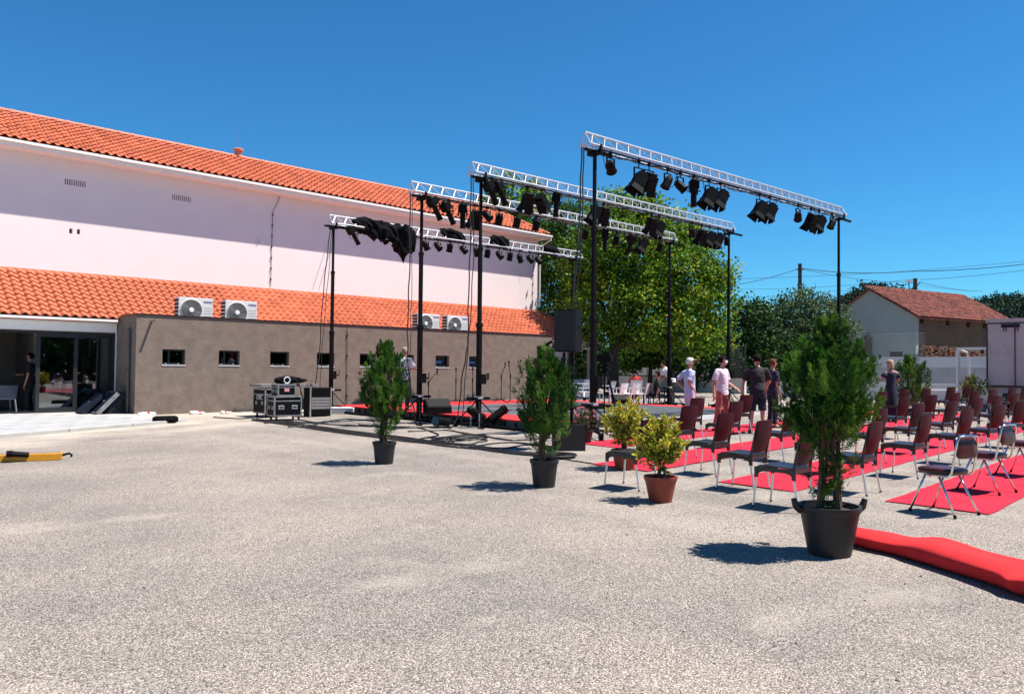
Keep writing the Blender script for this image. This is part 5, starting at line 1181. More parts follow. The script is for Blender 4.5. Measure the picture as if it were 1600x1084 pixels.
gwall('garden_wall', 'grey stained middle wall above the low white wall', 40.0, -8, 23.0, 0.3, 1.72, M_WALLSTAIN)
gwall('garden_wall', 'upper white wall carrying the wire fence below the old house', 43.0, -10, 24.2, 0.3, 2.28, M_WALLFAR)
gwall('garden_wall', 'pale beige wall seen between the trees beyond the stage', 47.0, 26, 70, 0.3, 1.95, M_WALLBEIGE, cope=M_COPING)
def chainlink(label, x, y0, y1, z0, z1, posts, cell=0.11):
    t = thing('wire_fence', label, 'fence', (x, (y0+y1)/2, z0)); V = []; F = []; r = 0.0017; h = z1-z0
    def seg(p, q):
        d = (q-p).normalized(); a = Vector((1, 0, 0)); b = d.cross(a); o = len(V)
        for c in (p, q):
            for s1, s2 in ((1, 0), (0, 1), (-1, 0), (0, -1)): V.append(tuple(c+a*(r*s1)+b*(r*s2)))
        for i in range(4): F.append((o+i, o+(i+1) % 4, o+4+(i+1) % 4, o+4+i))
    n = int((y1-y0)/cell)
    for i in range(-int(h/cell), n):
        y = y0+i*cell
        for s in (1, -1):
            a = Vector((x+0.003*s, y if s > 0 else y+h, z0)); b = Vector((x+0.003*s, y+h if s > 0 else y, z1))
            lo, hi = max(a.y if s > 0 else b.y, y0), min(b.y if s > 0 else a.y, y1)
            if hi-lo < 0.02: continue
            def pt(yy): u = (yy-a.y)/(b.y-a.y); return a.lerp(b, u)
            seg(pt(lo), pt(hi))
    me = bpy.data.meshes.new('wire_mesh'); o0 = origin(t); me.from_pydata([(v[0]-o0.x, v[1]-o0.y, v[2]-o0.z) for v in V], [], F); me.materials.append(M_GALV); me.update()
    tag(put('wire_mesh', me, t), kind='stuff')
    for k in range(posts):
        y = y0+(y1-y0)*k/(posts-1); MB().bar((x+0.05, y, z0-0.05), (x+0.05, y, z1+0.06), 0.028, 8).build('post', M_GREENPOST, t, world=True)
    MB().bar((x+0.02, y0, z1), (x+0.02, y1, z1), 0.008, 5).build('top_wire', M_GALV, t, world=True)
chainlink('wire mesh fence on the upper white wall below the old house', 43.08, 14.6, 24.2, 2.28, 3.52, 4)
chainlink('wire mesh fence above the dark coped wall in front of the shrubs', 35.3, 20.5, 42, 1.14, 2.72, 8)

# ---------------------------------------------------------------- old house
hc = at_depth(1430.6, 491, 55); la = R(-14); lv = Vector((math.cos(la), math.sin(la), 0)); gv = Vector((-lv.y, lv.x, 0)); HW_, HL = 7.3, 12.1; ze, zr = hc.z, 7.75; zb = 0.3
C0 = Vector((hc.x, hc.y, 0))
old = thing('old_house', 'old grey house with a weathered tiled roof and a crumbling side wall', 'house', (C0.x, C0.y, zb))
def hp_(k, w_, z): q = C0+lv*k+gv*w_; return (q.x, q.y, z)
gab = [hp_(0, 0, zb), hp_(0, HW_, zb), hp_(0, HW_, ze), hp_(0, HW_/2, zr-0.05), hp_(0, 0, ze)]
MB().prism(gab, lv*0.35).build('gable_wall', M_GREYHOUSE, old, world=True)
MB().prism([hp_(HL-0.35, 0, zb), hp_(HL-0.35, HW_, zb), hp_(HL-0.35, HW_, ze), hp_(HL-0.35, HW_/2, zr-0.05), hp_(HL-0.35, 0, ze)], lv*0.35).build('gable_wall', M_GREYHOUSE, old, world=True)
# side wall with real putlog holes, built in its own plane
holes = [(k, k+0.45, z, z+0.45) for k, z in ((0.5, 5.0), (3.6, 4.95), (6.2, 4.9), (8.3, 4.85), (1.3, 3.05), (5.1, 3.0), (8.0, 2.95), (9.3, 3.0))]
fw = wall_cells([0.36, HL-0.36], [zb, ze], holes, 0.0, 0.35)
fm = Matrix(((lv.x, gv.x, 0, C0.x), (lv.y, gv.y, 0, C0.y), (0, 0, 1, 0), (0, 0, 0, 1)))
fw.xf(fm).build('side_wall', M_RUBBLE, old, world=True)
MB().box2((0.4, 0.30, zb), (HL-0.4, 0.42, ze-0.1)).xf(fm).build('inner_lining', M_DARK, old, world=True)
MB().box2((0.36, HW_-0.35, zb), (HL-0.36, HW_, ze)).xf(fm).build('side_wall', M_RUBBLE, old, world=True)
rg = random.Random(5); m = MB()
for i in range(300):
    k = rg.uniform(0.4, 7.5); z = 2.3+rg.uniform(0, 1.15)*(1-k/20); m.box((k, -0.10+rg.uniform(-.08, .1), z), (rg.uniform(.15, .32), rg.uniform(.12, .25), rg.uniform(.07, .15)), rg.uniform(-.4, .4))
tag(m.xf(fm).build('rubble', M_BRICKRUIN, old, world=True), kind='stuff')
rs = Vector((0, 1, 0)); dz = zr-ze; half = HW_/2
def roof_plane(sgn):
    w0 = -0.45 if sgn > 0 else HW_+0.45
    zl = ze-0.45*dz/half
    return [hp_(-0.25, w0, zl), hp_(HL+0.25, w0, zl), hp_(HL+0.25, HW_/2, zr), hp_(-0.25, HW_/2, zr)]
rf = MB().prism(roof_plane(1), (0, 0, -0.08)).prism(roof_plane(-1), (0, 0, -0.08)).build('roof', M_OLDTILE, old, world=True)
A_ = Vector(hp_(-0.25, -0.45, ze-0.45*dz/half)); B_ = Vector(hp_(-0.25, HW_/2, zr)); sv_ = B_-A_; SLn = sv_.length; sv_.normalize(); nn = lv.cross(sv_)
tv, tf = tile_verts(0.26, 0.50, 0.095, 0.02, 0.06); SV, SF = [], []; M3 = np.array([[lv.x, sv_.x, nn.x], [lv.y, sv_.y, nn.y], [lv.z, sv_.z, nn.z]])
for c in range(int((HL+0.5)/0.25)):
    for r in range(int(SLn/0.42)+1):
        p = A_+lv*(c*0.25+rg.uniform(-.02, .02))+sv_*(r*0.42+rg.uniform(-.03, .03))+nn*(0.02+rg.uniform(0, .025)); stuff_add(SV, SF, p, M3)
build_stuff('roof_tiles', SV, SF, M_OLDTILE, rf)
for i in range(28): ridge_tile_mb(hp_(-0.25+i*0.45, HW_/2, zr+0.02), hp_(-0.25+(i+1)*0.45, HW_/2, zr+0.02), 0.14).build('ridge_tile', M_RIDGE, rf, world=True)
# dead climber against the gable, small dark hatch
m = MB()
for k in range(16):
    w0 = 4.2+rg.uniform(-.9, .9); pts = [hp_(-0.08-rg.uniform(0, .06), w0, 1.9), hp_(-0.1, 4.2+(w0-4.2)*0.6+rg.uniform(-.2, .2), 3.0), hp_(-0.1, 3.9+(w0-4.2)*0.35+rg.uniform(-.15, .15), 3.9+rg.uniform(-.3, .6))]
    m.tube(pts, [0.12, 0.09, 0.03], 5)
cl = m.build('dead_climber', M_BARK); tag(cl, 'dark dead climbing plant standing against the grey gable', 'plant')
cl2 = MB().prism([hp_(-0.03, 1.0, 2.1), hp_(-0.03, 2.0, 2.1), hp_(-0.03, 2.0, 2.95), hp_(-0.03, 1.0, 2.95)], lv*0.05).build('hatch', M_DARK, old, world=True)
hb = at_depth(1570, 498, 66); nb = thing('house', 'house behind the lorry showing only a pale pink tiled roof', 'house', (hb.x+3, hb.y-2, 0.3))
MB().box((0, 0, 2.2), (7, 7, 4.4), la).build('wall', M_WALLFAR, nb)
MB().prism([(-4, -4, 4.35), (4, -4, 4.35), (0.5, 0, 6.0), (-0.5, 0, 6.0)], (0, 0, -0.01)).add([(-4, -4, 4.35), (4, -4, 4.35), (4, 4, 4.35), (-4, 4, 4.35), (-2, 0, 6.0), (2, 0, 6.0)], [(0, 1, 5, 4), (1, 2, 5), (2, 3, 4, 5), (3, 0, 4), (0, 3, 2, 1)]).build('roof', M_RIDGE, nb)
wh = at_depth(1028, 575, 64); wt = thing('house', 'small white house glimpsed through the shrubs beyond the wall', 'house', (wh.x, wh.y, 0.3))
MB().box((0, 0, 1.5), (2.0, 3.0, 3.0), R(20)).build('wall', M_WALLFAR, wt)
MB().prism([(-1.2, -1.7, 2.98), (1.2, -1.7, 2.98), (0, -1.7, 3.7)], (0, 3.4, 0)).xf(Matrix.Rotation(R(20), 4, 'Z')).build('roof', M_OLDTILE, wt)

# ---------------------------------------------------------------- goal, bench, lorry
def square_bar(m, p, q, w_): return m.bar(p, q, w_*0.7, 4)
gx, gy0, gy1, gb, gt = 30.3, 9.17, 6.17, 0.25, 2.33
goal = thing('handball_goal', 'white handball goal half hidden by the lorry', 'goal', (gx, (gy0+gy1)/2, gb))
square_bar(MB(), (gx, gy0, gb), (gx, gy0, gt), 0.09).build('post', M_WHITE2, goal, world=True)
square_bar(MB(), (gx, gy1, gb), (gx, gy1, gt), 0.09).build('post', M_WHITE2, goal, world=True)
MB().box2((gx-0.045, gy1-0.04, gt-0.04), (gx+0.045, gy0+0.04, gt+0.05)).build('crossbar', M_WHITE2, goal, world=True)
for y in (gy0, gy1): MB().tube([(gx+0.05, y, gt-0.02), (gx+0.8, y-0.05, gt-0.12), (gx+1.0, y-0.05, gt-0.3), (gx+1.0, y-0.05, gb)], 0.04, 8).build('rear_stay', M_WHITE2, goal, world=True)
MB().bar((gx+1.0, gy0-0.05, gb+0.04), (gx+1.0, gy1-0.05, gb+0.04), 0.03, 8).build('ground_bar', M_WHITE2, goal, world=True)
pb = on_ground(1516, 640); pa = on_ground(1450, 640); bt = thing('bench', 'long narrow white metal bench in front of the goal', 'bench', ((pa.x+pb.x)/2, (pa.y+pb.y)/2, gz(pa.x)))
d = (pb-pa); ang = math.atan2(d.y, d.x); Lb = d.length+0.5; zt = 0.66
MB().box((0, 0, zt), (Lb, 0.35, 0.05), ang).build('top', M_WHITE2, bt)
for s in (-1, 1): MB().box((s*d.x/2, s*d.y/2, zt/2-0.02), (0.05, 0.30, zt-0.03), ang).build('leg', M_WHITE2, bt)
tx, ty0, ty1, tz0, tz1 = 29.0, 8.05, 5.4, 1.02, 3.34
k_ = 29.0/31
truck = thing('lorry', 'dirty pale lorry box with closed rear doors at the right edge', 'lorry', (tx+3, (ty0+ty1)/2, 0.23))
ty0 = on_x(1542, 550, tx).y; ty1 = ty0-2.5; tz1 = on_x(1541, 500, tx).z; tz0 = on_x(1541, 606, tx).z
MB().box2((tx+0.02, ty1, tz0), (tx+7.5, ty0, tz1)).build('cargo_box', M_TRUCK, truck, world=True)
for i in range(2):
    a = ty0-0.035-i*(2.5-0.12)/2; b = a-(2.5-0.12)/2+0.02
    dr = MB().box2((tx-0.03, b, tz0+0.10), (tx+0.015, a, tz1-0.14)).build('rear_door', M_TRUCK, truck, world=True, bevel=0.01)
    MB().bar((tx-0.06, (a+b)/2-0.2, tz0+0.1), (tx-0.06, (a+b)/2-0.2, tz1-0.14), 0.018, 6).build('lock_rod', M_TRUCKDK, dr, world=True)
fr = MB().box2((tx-0.035, ty0-0.025, tz0+0.03), (tx+0.017, ty0+0.012, tz1-0.10)).box2((tx-0.035, ty1-0.012, tz0+0.03), (tx+0.017, ty1+0.055, tz1-0.10)).box2((tx-0.034, ty1+0.056, tz0+0.03), (tx+0.016, ty0-0.056, tz0+0.095)).box2((tx-0.034, ty1+0.056, tz1-0.135), (tx+0.016, ty0-0.056, tz1-0.10)); fr.build('door_frame', M_TRUCKDK, truck, world=True)
MB().box2((tx-0.05, ty1-0.01, tz1-0.098), (tx+0.019, ty0+0.01, tz1+0.03)).build('top_rail', M_TRUCK, truck, world=True)
MB().box2((tx-0.06, ty0-0.95, tz1-0.27), (tx-0.032, ty0-0.43, tz1-0.16)).build('bracket', M_NAVY, truck, world=True)
for y in (ty0-0.50, ty0-0.57, ty0-0.83, ty0-0.90): MB().box2((tx-0.055, y-0.012, tz1-0.40), (tx-0.033, y+0.012, tz1-0.272)).build('hook', M_TRUCKDK, truck, world=True)
MB().box2((tx+0.0, ty1, tz0-0.16), (tx+0.10, ty0, tz0-0.003)).build('bumper_beam', M_CONC, truck, world=True)
MB().box2((tx+0.15, ty0-0.55, tz0-0.30), (tx+7, ty0-0.40, tz0-0.004)).box2((tx+0.15, ty1+0.40, tz0-0.30), (tx+7, ty1+0.55, tz0-0.004)).box2((tx+0.2, ty1+.56, tz0-0.2), (tx+0.35, ty0-.56, tz0-0.06)).build('chassis', M_TRUCKDK, truck, world=True)
gt_ = gz(tx)
for y in (ty0-0.12, ty0-0.24): MB().box2((tx+0.05, y-0.03, gt_+0.02), (tx+0.12, y+0.03, tz0-0.17)).build('support_leg', M_TRUCKDK, truck, world=True)
MB().box2((tx+0.055, ty0-0.208, gt_+0.45), (tx+0.115, ty0-0.152, gt_+0.50)).build('leg_brace', M_TRUCKDK, truck, world=True)
for xx in (1.9, 3.1):
    for yy in (ty0-0.30, ty1+0.30):
        wl_ = MB().bar((tx+xx, yy-0.14, gt_+0.46), (tx+xx, yy+0.14, gt_+0.46), 0.46, 20).build('wheel', M_BLACK, truck, world=True)
        MB().bar((tx+xx, yy-0.15, gt_+0.46), (tx+xx, yy+0.15, gt_+0.46), 0.22, 14).build('rim', M_ACGRILLE, wl_, world=True)

# ---------------------------------------------------------------- trees
def tree(name, label, base, lobes, mats, wts, n, leaf, seed, group=None, cat='tree', trunk_r=0.3, droop=0.0, shell=0.5, clump=0.55, per=26):
    rng = np.random.default_rng(seed); rg = random.Random(seed)
    t = thing(name, label, cat, base, 0, group); b = Vector(base)
    cs = [Vector(l[:3])-b for l in lobes]; rs_ = [l[3] for l in lobes]
    mz = min(c.z-r*0.5 for c, r in zip(cs, rs_)); fork = Vector((rg.uniform(-.2, .2), rg.uniform(-.2, .2), max(0.6, min(mz, 3.0))))
    tr = MB().tube([(0, 0, -0.1), (0.05, 0, 0.3), fork*0.6, fork], [trunk_r*1.35, trunk_r, trunk_r*0.85, trunk_r*0.75], 9)
    for c, r in zip(cs, rs_):
        m1 = fork.lerp(c, 0.5)+Vector((rg.uniform(-.3, .3), rg.uniform(-.3, .3), 0.2)); tr.tube([fork-Vector((0, 0, .15)), m1, c, c+Vector((rg.uniform(-.3, .3), rg.uniform(-.3, .3), r*0.5))], [trunk_r*0.5, trunk_r*0.3, trunk_r*0.15, 0.02], 6)
    tr.build('trunk', M_BARK, t)
    L = Leaves(); vol = np.array([r**2.2 for r in rs_]); ncl = n//per; pick = rng.choice(len(cs), ncl, p=vol/vol.sum())
    CS = np.array([list(c) for c in cs])[pick]; RS = np.array(rs_)[pick]
    d = unit(rng.normal(size=(ncl, 3))); rad = (shell+(1-shell)*rng.random(ncl)**0.6)*rng.uniform(0.82, 1.12, ncl)
    CC = CS+d*(RS*rad)[:, None]*np.array([1, 1, 0.92])
    tone = rng.choice(len(mats), ncl, p=np.array(wts)/sum(wts))
    P = np.repeat(CC, per, 0)+rng.normal(0, clump*0.42, (ncl*per, 3))*np.array([1, 1, 0.75]); dd = np.repeat(d, per, 0)
    D = unit(dd*0.5+rng.normal(0, .7, (ncl*per, 3))+np.array([0, 0, -droop])); N_ = unit(np.cross(D, rng.normal(size=(ncl*per, 3))+dd*0.8))
    l_ = leaf*rng.uniform(.65, 1.25, ncl*per); mi = np.repeat(tone, per); fl = rng.random(ncl*per) < 0.3; mi[fl] = rng.choice(len(mats), fl.sum(), p=np.array(wts)/sum(wts))
    L.diamonds(P, D, N_, l_, l_*0.8, mi); L.build('crown', mats, t)
    return t
def LB(px, py, D, r): p = at_depth(px, py, D); return (p.x, p.y, p.z, r)
tb = at_depth(957, 602, 36.5)
tree('linden_tree', 'tall leafy tree with sunlit yellow green leaves behind the trusses', (tb.x, tb.y, gz(tb.x)),
     [LB(1000, 400, 37, 2.6), LB(1060, 430, 36, 2.3), LB(1095, 465, 36, 1.8), LB(962, 352, 38, 1.9), LB(963, 312, 38, 0.75), LB(1040, 365, 37, 1.6), LB(1010, 340, 37, 1.2), LB(1075, 380, 36.5, 1.1), LB(940, 480, 37, 2.2), LB(1010, 490, 35, 2.0), LB(1068, 512, 35, 1.6), LB(1110, 520, 35.5, 1.1), LB(1118, 430, 36, 0.95), LB(930, 410, 38, 2.0), LB(1000, 300+35, 37, .9)],
     M_LIND, (4, 3.4, 2.6, 0.7), 52000, 0.155, 41, trunk_r=0.30, droop=0.5)
tb = at_depth(880, 600, 46)
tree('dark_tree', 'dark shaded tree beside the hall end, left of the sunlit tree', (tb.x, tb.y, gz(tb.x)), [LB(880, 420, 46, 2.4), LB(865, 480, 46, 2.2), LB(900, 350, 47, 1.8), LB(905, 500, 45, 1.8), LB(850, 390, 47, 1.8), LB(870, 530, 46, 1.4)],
     [M_LIND[2], M_DTREE[0], M_LIND[0]], (5, 3, 1.2), 26000, 0.16, 43, trunk_r=0.25, droop=0.5)  # shade on the left of the crowns is put into darker leaf colours
tb = at_depth(800, 560, 52)
tree('linden_tree', 'leafy treetop showing above the hall roof end between two trusses', (tb.x, tb.y, 0.4), [LB(800, 315, 52, 2.2), LB(835, 340, 52, 2.2), LB(780, 350, 52, 2.0), LB(840, 400, 52, 2.4)], M_LIND, (4, 2, 3, .6), 9000, 0.24, 44, trunk_r=0.3, droop=0.4)
SHR = [('dark shrub tree right of the sunlit tree, behind the two men', 1160, [(1165, 520, 42, 1.6), (1180, 500, 42, 1.2), (1150, 560, 42, 1.3), (1190, 550, 42, 1.5), (1165, 480 + 12, 42.5, .8)], M_DTREE, (3, 3, 3)),
       ('grey green olive like tree before the old house', 1262, [(1250, 500, 45, 1.9), (1290, 500, 45, 1.6), (1225, 520, 45, 1.6), (1265, 480, 45.5, 1.3), (1310, 530, 45, 1.3), (1250, 545, 44, 1.7), (1215, 490, 46, 1.0)], M_OLIVE, (4, 3, 2.5)),
       ('dark shrub under the sunlit tree beyond the wire fence', 1085, [(1090, 560, 41, 1.5), (1060, 555, 41, 1.2), (1120, 555, 41, 1.4), (1100, 535, 42, 1.2)], M_DTREE, (3, 2, 3)),
       ('thin green shrub beyond the wire fence left of the dark shrubs', 1015, [(1010, 545, 42, 1.0), (990, 555, 42, 0.9), (1030, 550, 42, 0.8)], [M_DTREE[1], M_LIND[0], M_DTREE[0]], (3, 2, 3)),
       ('dark shrubbery beyond the wall behind the loudspeaker and porch', 915, [(900, 555, 46, 1.6), (935, 562, 46, 1.3), (965, 565, 46, 1.2), (875, 570, 46, 1.6), (945, 580, 46, 1.0)], M_DTREE, (3, 3, 2)),
       ('low dark shrub at the wall end behind the man in black', 1200, [(1205, 575, 40.5, 1.0), (1180, 580, 41, 1.0), (1225, 560, 41, 1.2)], M_DTREE, (3, 3, 2))]
for i, (lb, px, lobs, ms, wt_) in enumerate(SHR):
    b_ = at_depth(px, 590, lobs[0][2]); tree('shrub_tree' if i != 1 else 'olive_tree', lb, (b_.x, b_.y, 0.35), [LB(*q) for q in lobs], ms, wt_, 9000 if i != 1 else 15000, 0.17 if i != 1 else 0.15, 60+i, 'shrubs and small trees beyond the walls', trunk_r=0.14, clump=0.45)
bu = at_depth(1482, 565, 47); tree('shrub', 'small flat green shrub on the upper white wall', (bu.x, bu.y, 1.8), [LB(1475, 567, 42.0, 0.35), LB(1488, 568, 42.0, 0.35), LB(1481, 566, 42.0, .3)], M_DTREE, (3, 3, 1), 500, 0.14, 71, cat='shrub', trunk_r=0.03, clump=0.25)
# far pines and the wooded hill
for i, (px, py, r) in enumerate(((1352, 452, 2.6), (1372, 455, 2.4), (1398, 456, 2.4), (1335, 466, 2.6), (1318, 472, 2.6), (1415, 462, 1.8))):
    b_ = at_depth(px, 540, 150); py += 7; lob = [LB(px, py, 150, r), LB(px-6, py+8, 150, r*0.9), LB(px+7, py+7, 150, r*0.8), LB(px, py+22, 150, r*1.1)]
    tree('pine_tree', ['round topped pine, tallest of those left of the old house ridge', 'pine just right of the tallest one above the grey gable', 'pine crown showing above the middle of the old roof ridge', 'pine crown half behind the gable slope', 'lowest pine crown at the left, beside the black mast', 'small pine crown close to the street lamp'][i], (b_.x, b_.y, 0.4), lob, M_FOREST, (3, 2), 3000, 0.5, 80+i, 'far pines above the old house', trunk_r=0.35, clump=1.0, per=24)
hill_pts = [(1180, 520), (1280, 486), (1330, 478), (1400, 474), (1460, 474), (1500, 468), (1535, 459), (1570, 454), (1605, 458), (1660, 464), (1760, 480), (1900, 500)]
V = []; F = []
for (px, py) in hill_pts:
    a = at_depth(px, py, 420); b_ = at_depth(px, py, 300); hz = max(1.0, a.z-6.5); V += [(b_.x, b_.y, 0.3), (b_.x*1.1, b_.y*1.1, hz*0.55), (a.x, a.y, hz), (a.x*1.3, a.y*1.3, hz*0.8), (a.x*1.6, a.y*1.6, 0.0)]
for i in range(len(hill_pts)-1):
    for j in range(4): F.append((i*5+j, (i+1)*5+j, (i+1)*5+j+1, i*5+j+1))
hill = tag(MB().add(V, F).build('hill', M_FOREST[0]), kind='structure')
rng = np.random.default_rng(3); L = Leaves(); n = 2600
for _ in range(1):
    i = rng.integers(0, len(hill_pts)-1, n); u = rng.random(n); s = rng.random(n)
    Va = np.array(V).reshape(-1, 5, 3); A0 = Va[i]*(1-u)[:, None, None]+Va[i+1]*u[:, None, None]
    k = np.where(s < .5, 0, 1); f = np.where(s < .5, s*2, (s-.5)*2); C_ = np.take_along_axis(A0, k[:, None, None].repeat(3, 2), 1)[:, 0]*(1-f)[:, None]+np.take_along_axis(A0, (k+1)[:, None, None].repeat(3, 2), 1)[:, 0]*f[:, None]
    hh = rng.uniform(4, 8, n); per = 44
    P = np.repeat(C_, per, 0); h_ = np.repeat(hh, per); q = rng.normal(size=(n*per, 3)); q = unit(q)*rng.random((n*per, 1))**0.4
    P = P+q*np.stack([h_*0.35, h_*0.35, h_*0.45], 1)+np.stack([0*h_, 0*h_, h_*0.5], 1)
    D = unit(rng.normal(size=(n*per, 3))); NN = unit(np.cross(D, rng.normal(size=(n*per, 3)))); l_ = rng.uniform(0.7, 1.4, n*per)
    L.diamonds(P, D, NN, l_, l_*0.8, np.repeat(rng.integers(0, 2, n), per))
tag(L.build('hill_forest', M_FOREST, None), kind='stuff')
# tree line on the other side of the yard, behind the photographer (mirrored in the glass doors)
L = Leaves(); n = 9000; P = np.stack([rng.uniform(-15, 45, n), rng.uniform(-27, -23, n), 0.6+7.5*rng.random(n)**1.2*(0.75+0.25*np.sin(rng.uniform(-15, 45, n)))], 1)
D = unit(rng.normal(size=(n, 3))); NN = unit(np.cross(D, rng.normal(size=(n, 3)))); l_ = rng.uniform(.6, 1.1, n); L.diamonds(P, D, NN, l_, l_*0.8, rng.integers(0, 3, n))
tag(L.build('tree_line', M_DTREE, None), kind='stuff')

# ---------------------------------------------------------------- poles and overhead lines
def upole(label, px, ptop, D, r):
    p = at_depth(px, ptop, D); t = thing('utility_pole', label, 'utility pole', (p.x, p.y, 0.4), 0, 'utility poles')
    MB().bar((0, 0, -0.3), (0, 0, p.z-0.4), r*1.3, 10, r).build('pole', M_WOODPOLE, t); return t, p
u1, t1 = upole('dark utility pole rising above the olive like tree', 1250, 412, 60, 0.15)
MB().box((0, 0, t1.z-0.4-0.45), (0.42, 0.42, 0.08)).build('collar', M_WOODPOLE, u1)
u2, t2 = upole('dark utility pole with a street lamp behind the old house', 1430, 435, 76, 0.20)
a_ = at_depth(1420, 438, 76)-Vector((t2.x, t2.y, 0.4)); b_ = at_depth(1417, 444, 76)-Vector((t2.x, t2.y, 0.4))
br = MB().tube([(0, 0, t2.z-0.4-0.95), (b_*0.6+Vector((0, 0, (t2.z-0.4-0.75-b_.z)*0.2))), a_], 0.05, 6).build('lamp_arm', M_WOODPOLE, u2)
MB().box(a_+Vector((0, 0, -0.05)), (0.75, 0.3, 0.16), R(-43)).build('lamp_head', M_WHITE2, u2)
e_ = at_depth(1438, 441, 76)-Vector((t2.x, t2.y, 0.4)); MB().bar((0, 0, t2.z-0.4-0.9), e_, 0.05, 6).build('bracket', M_WOODPOLE, u2)
def wire(label, pts, r=0.02, sag=0.4):
    P = [at_depth(*p) for p in pts]; Q = []
    for i in range(len(P)-1):
        for u in np.linspace(0, 1, 13)[:-1]: Q.append(P[i].lerp(P[i+1], u)-Vector((0, 0, sag*4*u*(1-u))))
    Q.append(P[-1]); tag(MB().tube(Q, r, 4).build('power_line', M_WIRE), label, 'power line', 'overhead lines')
wire('overhead line sloping down left from the pole above the olive like tree', [(1250, 419, 60), (1120, 449, 55), (960, 480, 50)], 0.026, 0.2)
wire('upper thick overhead line running right from the pole above the olive like tree', [(1250, 419, 60), (1420, 424, 62), (1680, 402, 58)], 0.032, 0.25)
wire('second overhead line running right just below the thick one', [(1250, 420, 60), (1430, 441, 76)], 0.02, 0.3)
wire('highest thin overhead line at the right edge', [(1130, 436, 90), (1400, 425, 90), (1680, 400, 90)], 0.022, 0.1)
wire('thin overhead line crossing toward the lamp pole from the left', [(1110, 451, 95), (1430, 436, 76)], 0.020, 0.4)
wire('low overhead line from the lamp pole to the left', [(1120, 466, 95), (1300, 455, 90), (1425, 442, 76)], 0.026, 0.2)
wire('overhead line from the lamp pole sloping down right to the hill', [(1437, 441, 76), (1535, 455, 90)], 0.028, 0.2)
wire('second thin overhead line from the lamp pole down to the right', [(1436, 446, 76), (1530, 455, 95)], 0.018, 0.1)
wire('overhead line rising from the lamp pole to the right edge', [(1437, 437, 76), (1680, 411, 70)], 0.022, 0.2)

# ---------------------------------------------------------------- people
def skin_mesh(nodes, edges, root, m, sub=1, post=None):
    names = list(nodes); idx = {n: i for i, n in enumerate(names)}
    me = bpy.data.meshes.new('figure'); me.from_pydata([nodes[n][0] for n in names], [(idx[a], idx[b]) for a, b in edges], [])
    o = bpy.data.objects.new('figure', me); COL.objects.link(o)
    o.modifiers.new('skin', 'SKIN'); sv = me.skin_vertices[0].data
    for n in names:
        r = nodes[n][1]; sv[idx[n]].radius = (r, r) if not isinstance(r, tuple) else r; sv[idx[n]].use_root = (n == root)
    o.modifiers.new('sub', 'SUBSURF').levels = sub
    dg = bpy.context.evaluated_depsgraph_get(); out = bpy.data.meshes.new_from_object(o.evaluated_get(dg)); out.name = 'figure'
    bpy.data.objects.remove(o); bpy.data.meshes.remove(me)
    out.materials.clear(); out.materials.append(m); out.polygons.foreach_set('use_smooth', [True]*len(out.polygons))
    if post:
        for v in out.vertices: v.co = post(v.co)
    out.update(); return out
from mathutils import noise as mnoise
def garment(m, ma, vox=0.016, amp=0.010):
    me = m.mesh('garment', ma); o = bpy.data.objects.new('garment', me); COL.objects.link(o)
    r = o.modifiers.new('r', 'REMESH'); r.mode = 'VOXEL'; r.voxel_size = vox; o.modifiers.new('s', 'SMOOTH').iterations = 3
    dg = bpy.context.evaluated_depsgraph_get(); out = bpy.data.meshes.new_from_object(o.evaluated_get(dg)); out.name = 'garment'
    bpy.data.objects.remove(o); bpy.data.meshes.remove(me)
    nn_ = [v.normal.copy() for v in out.vertices]
    for v, n_ in zip(out.vertices, nn_):
        c = v.co; f = mnoise.noise(Vector((c.x*9, c.y*9, c.z*5)))+0.6*mnoise.noise(Vector((c.x*7+c.z*16, c.y*7, c.z*18)))
        v.co = c+n_*(amp*f)
    out.materials.clear(); out.materials.append(ma); out.polygons.foreach_set('use_smooth', [True]*len(out.polygons)); out.update(); return out
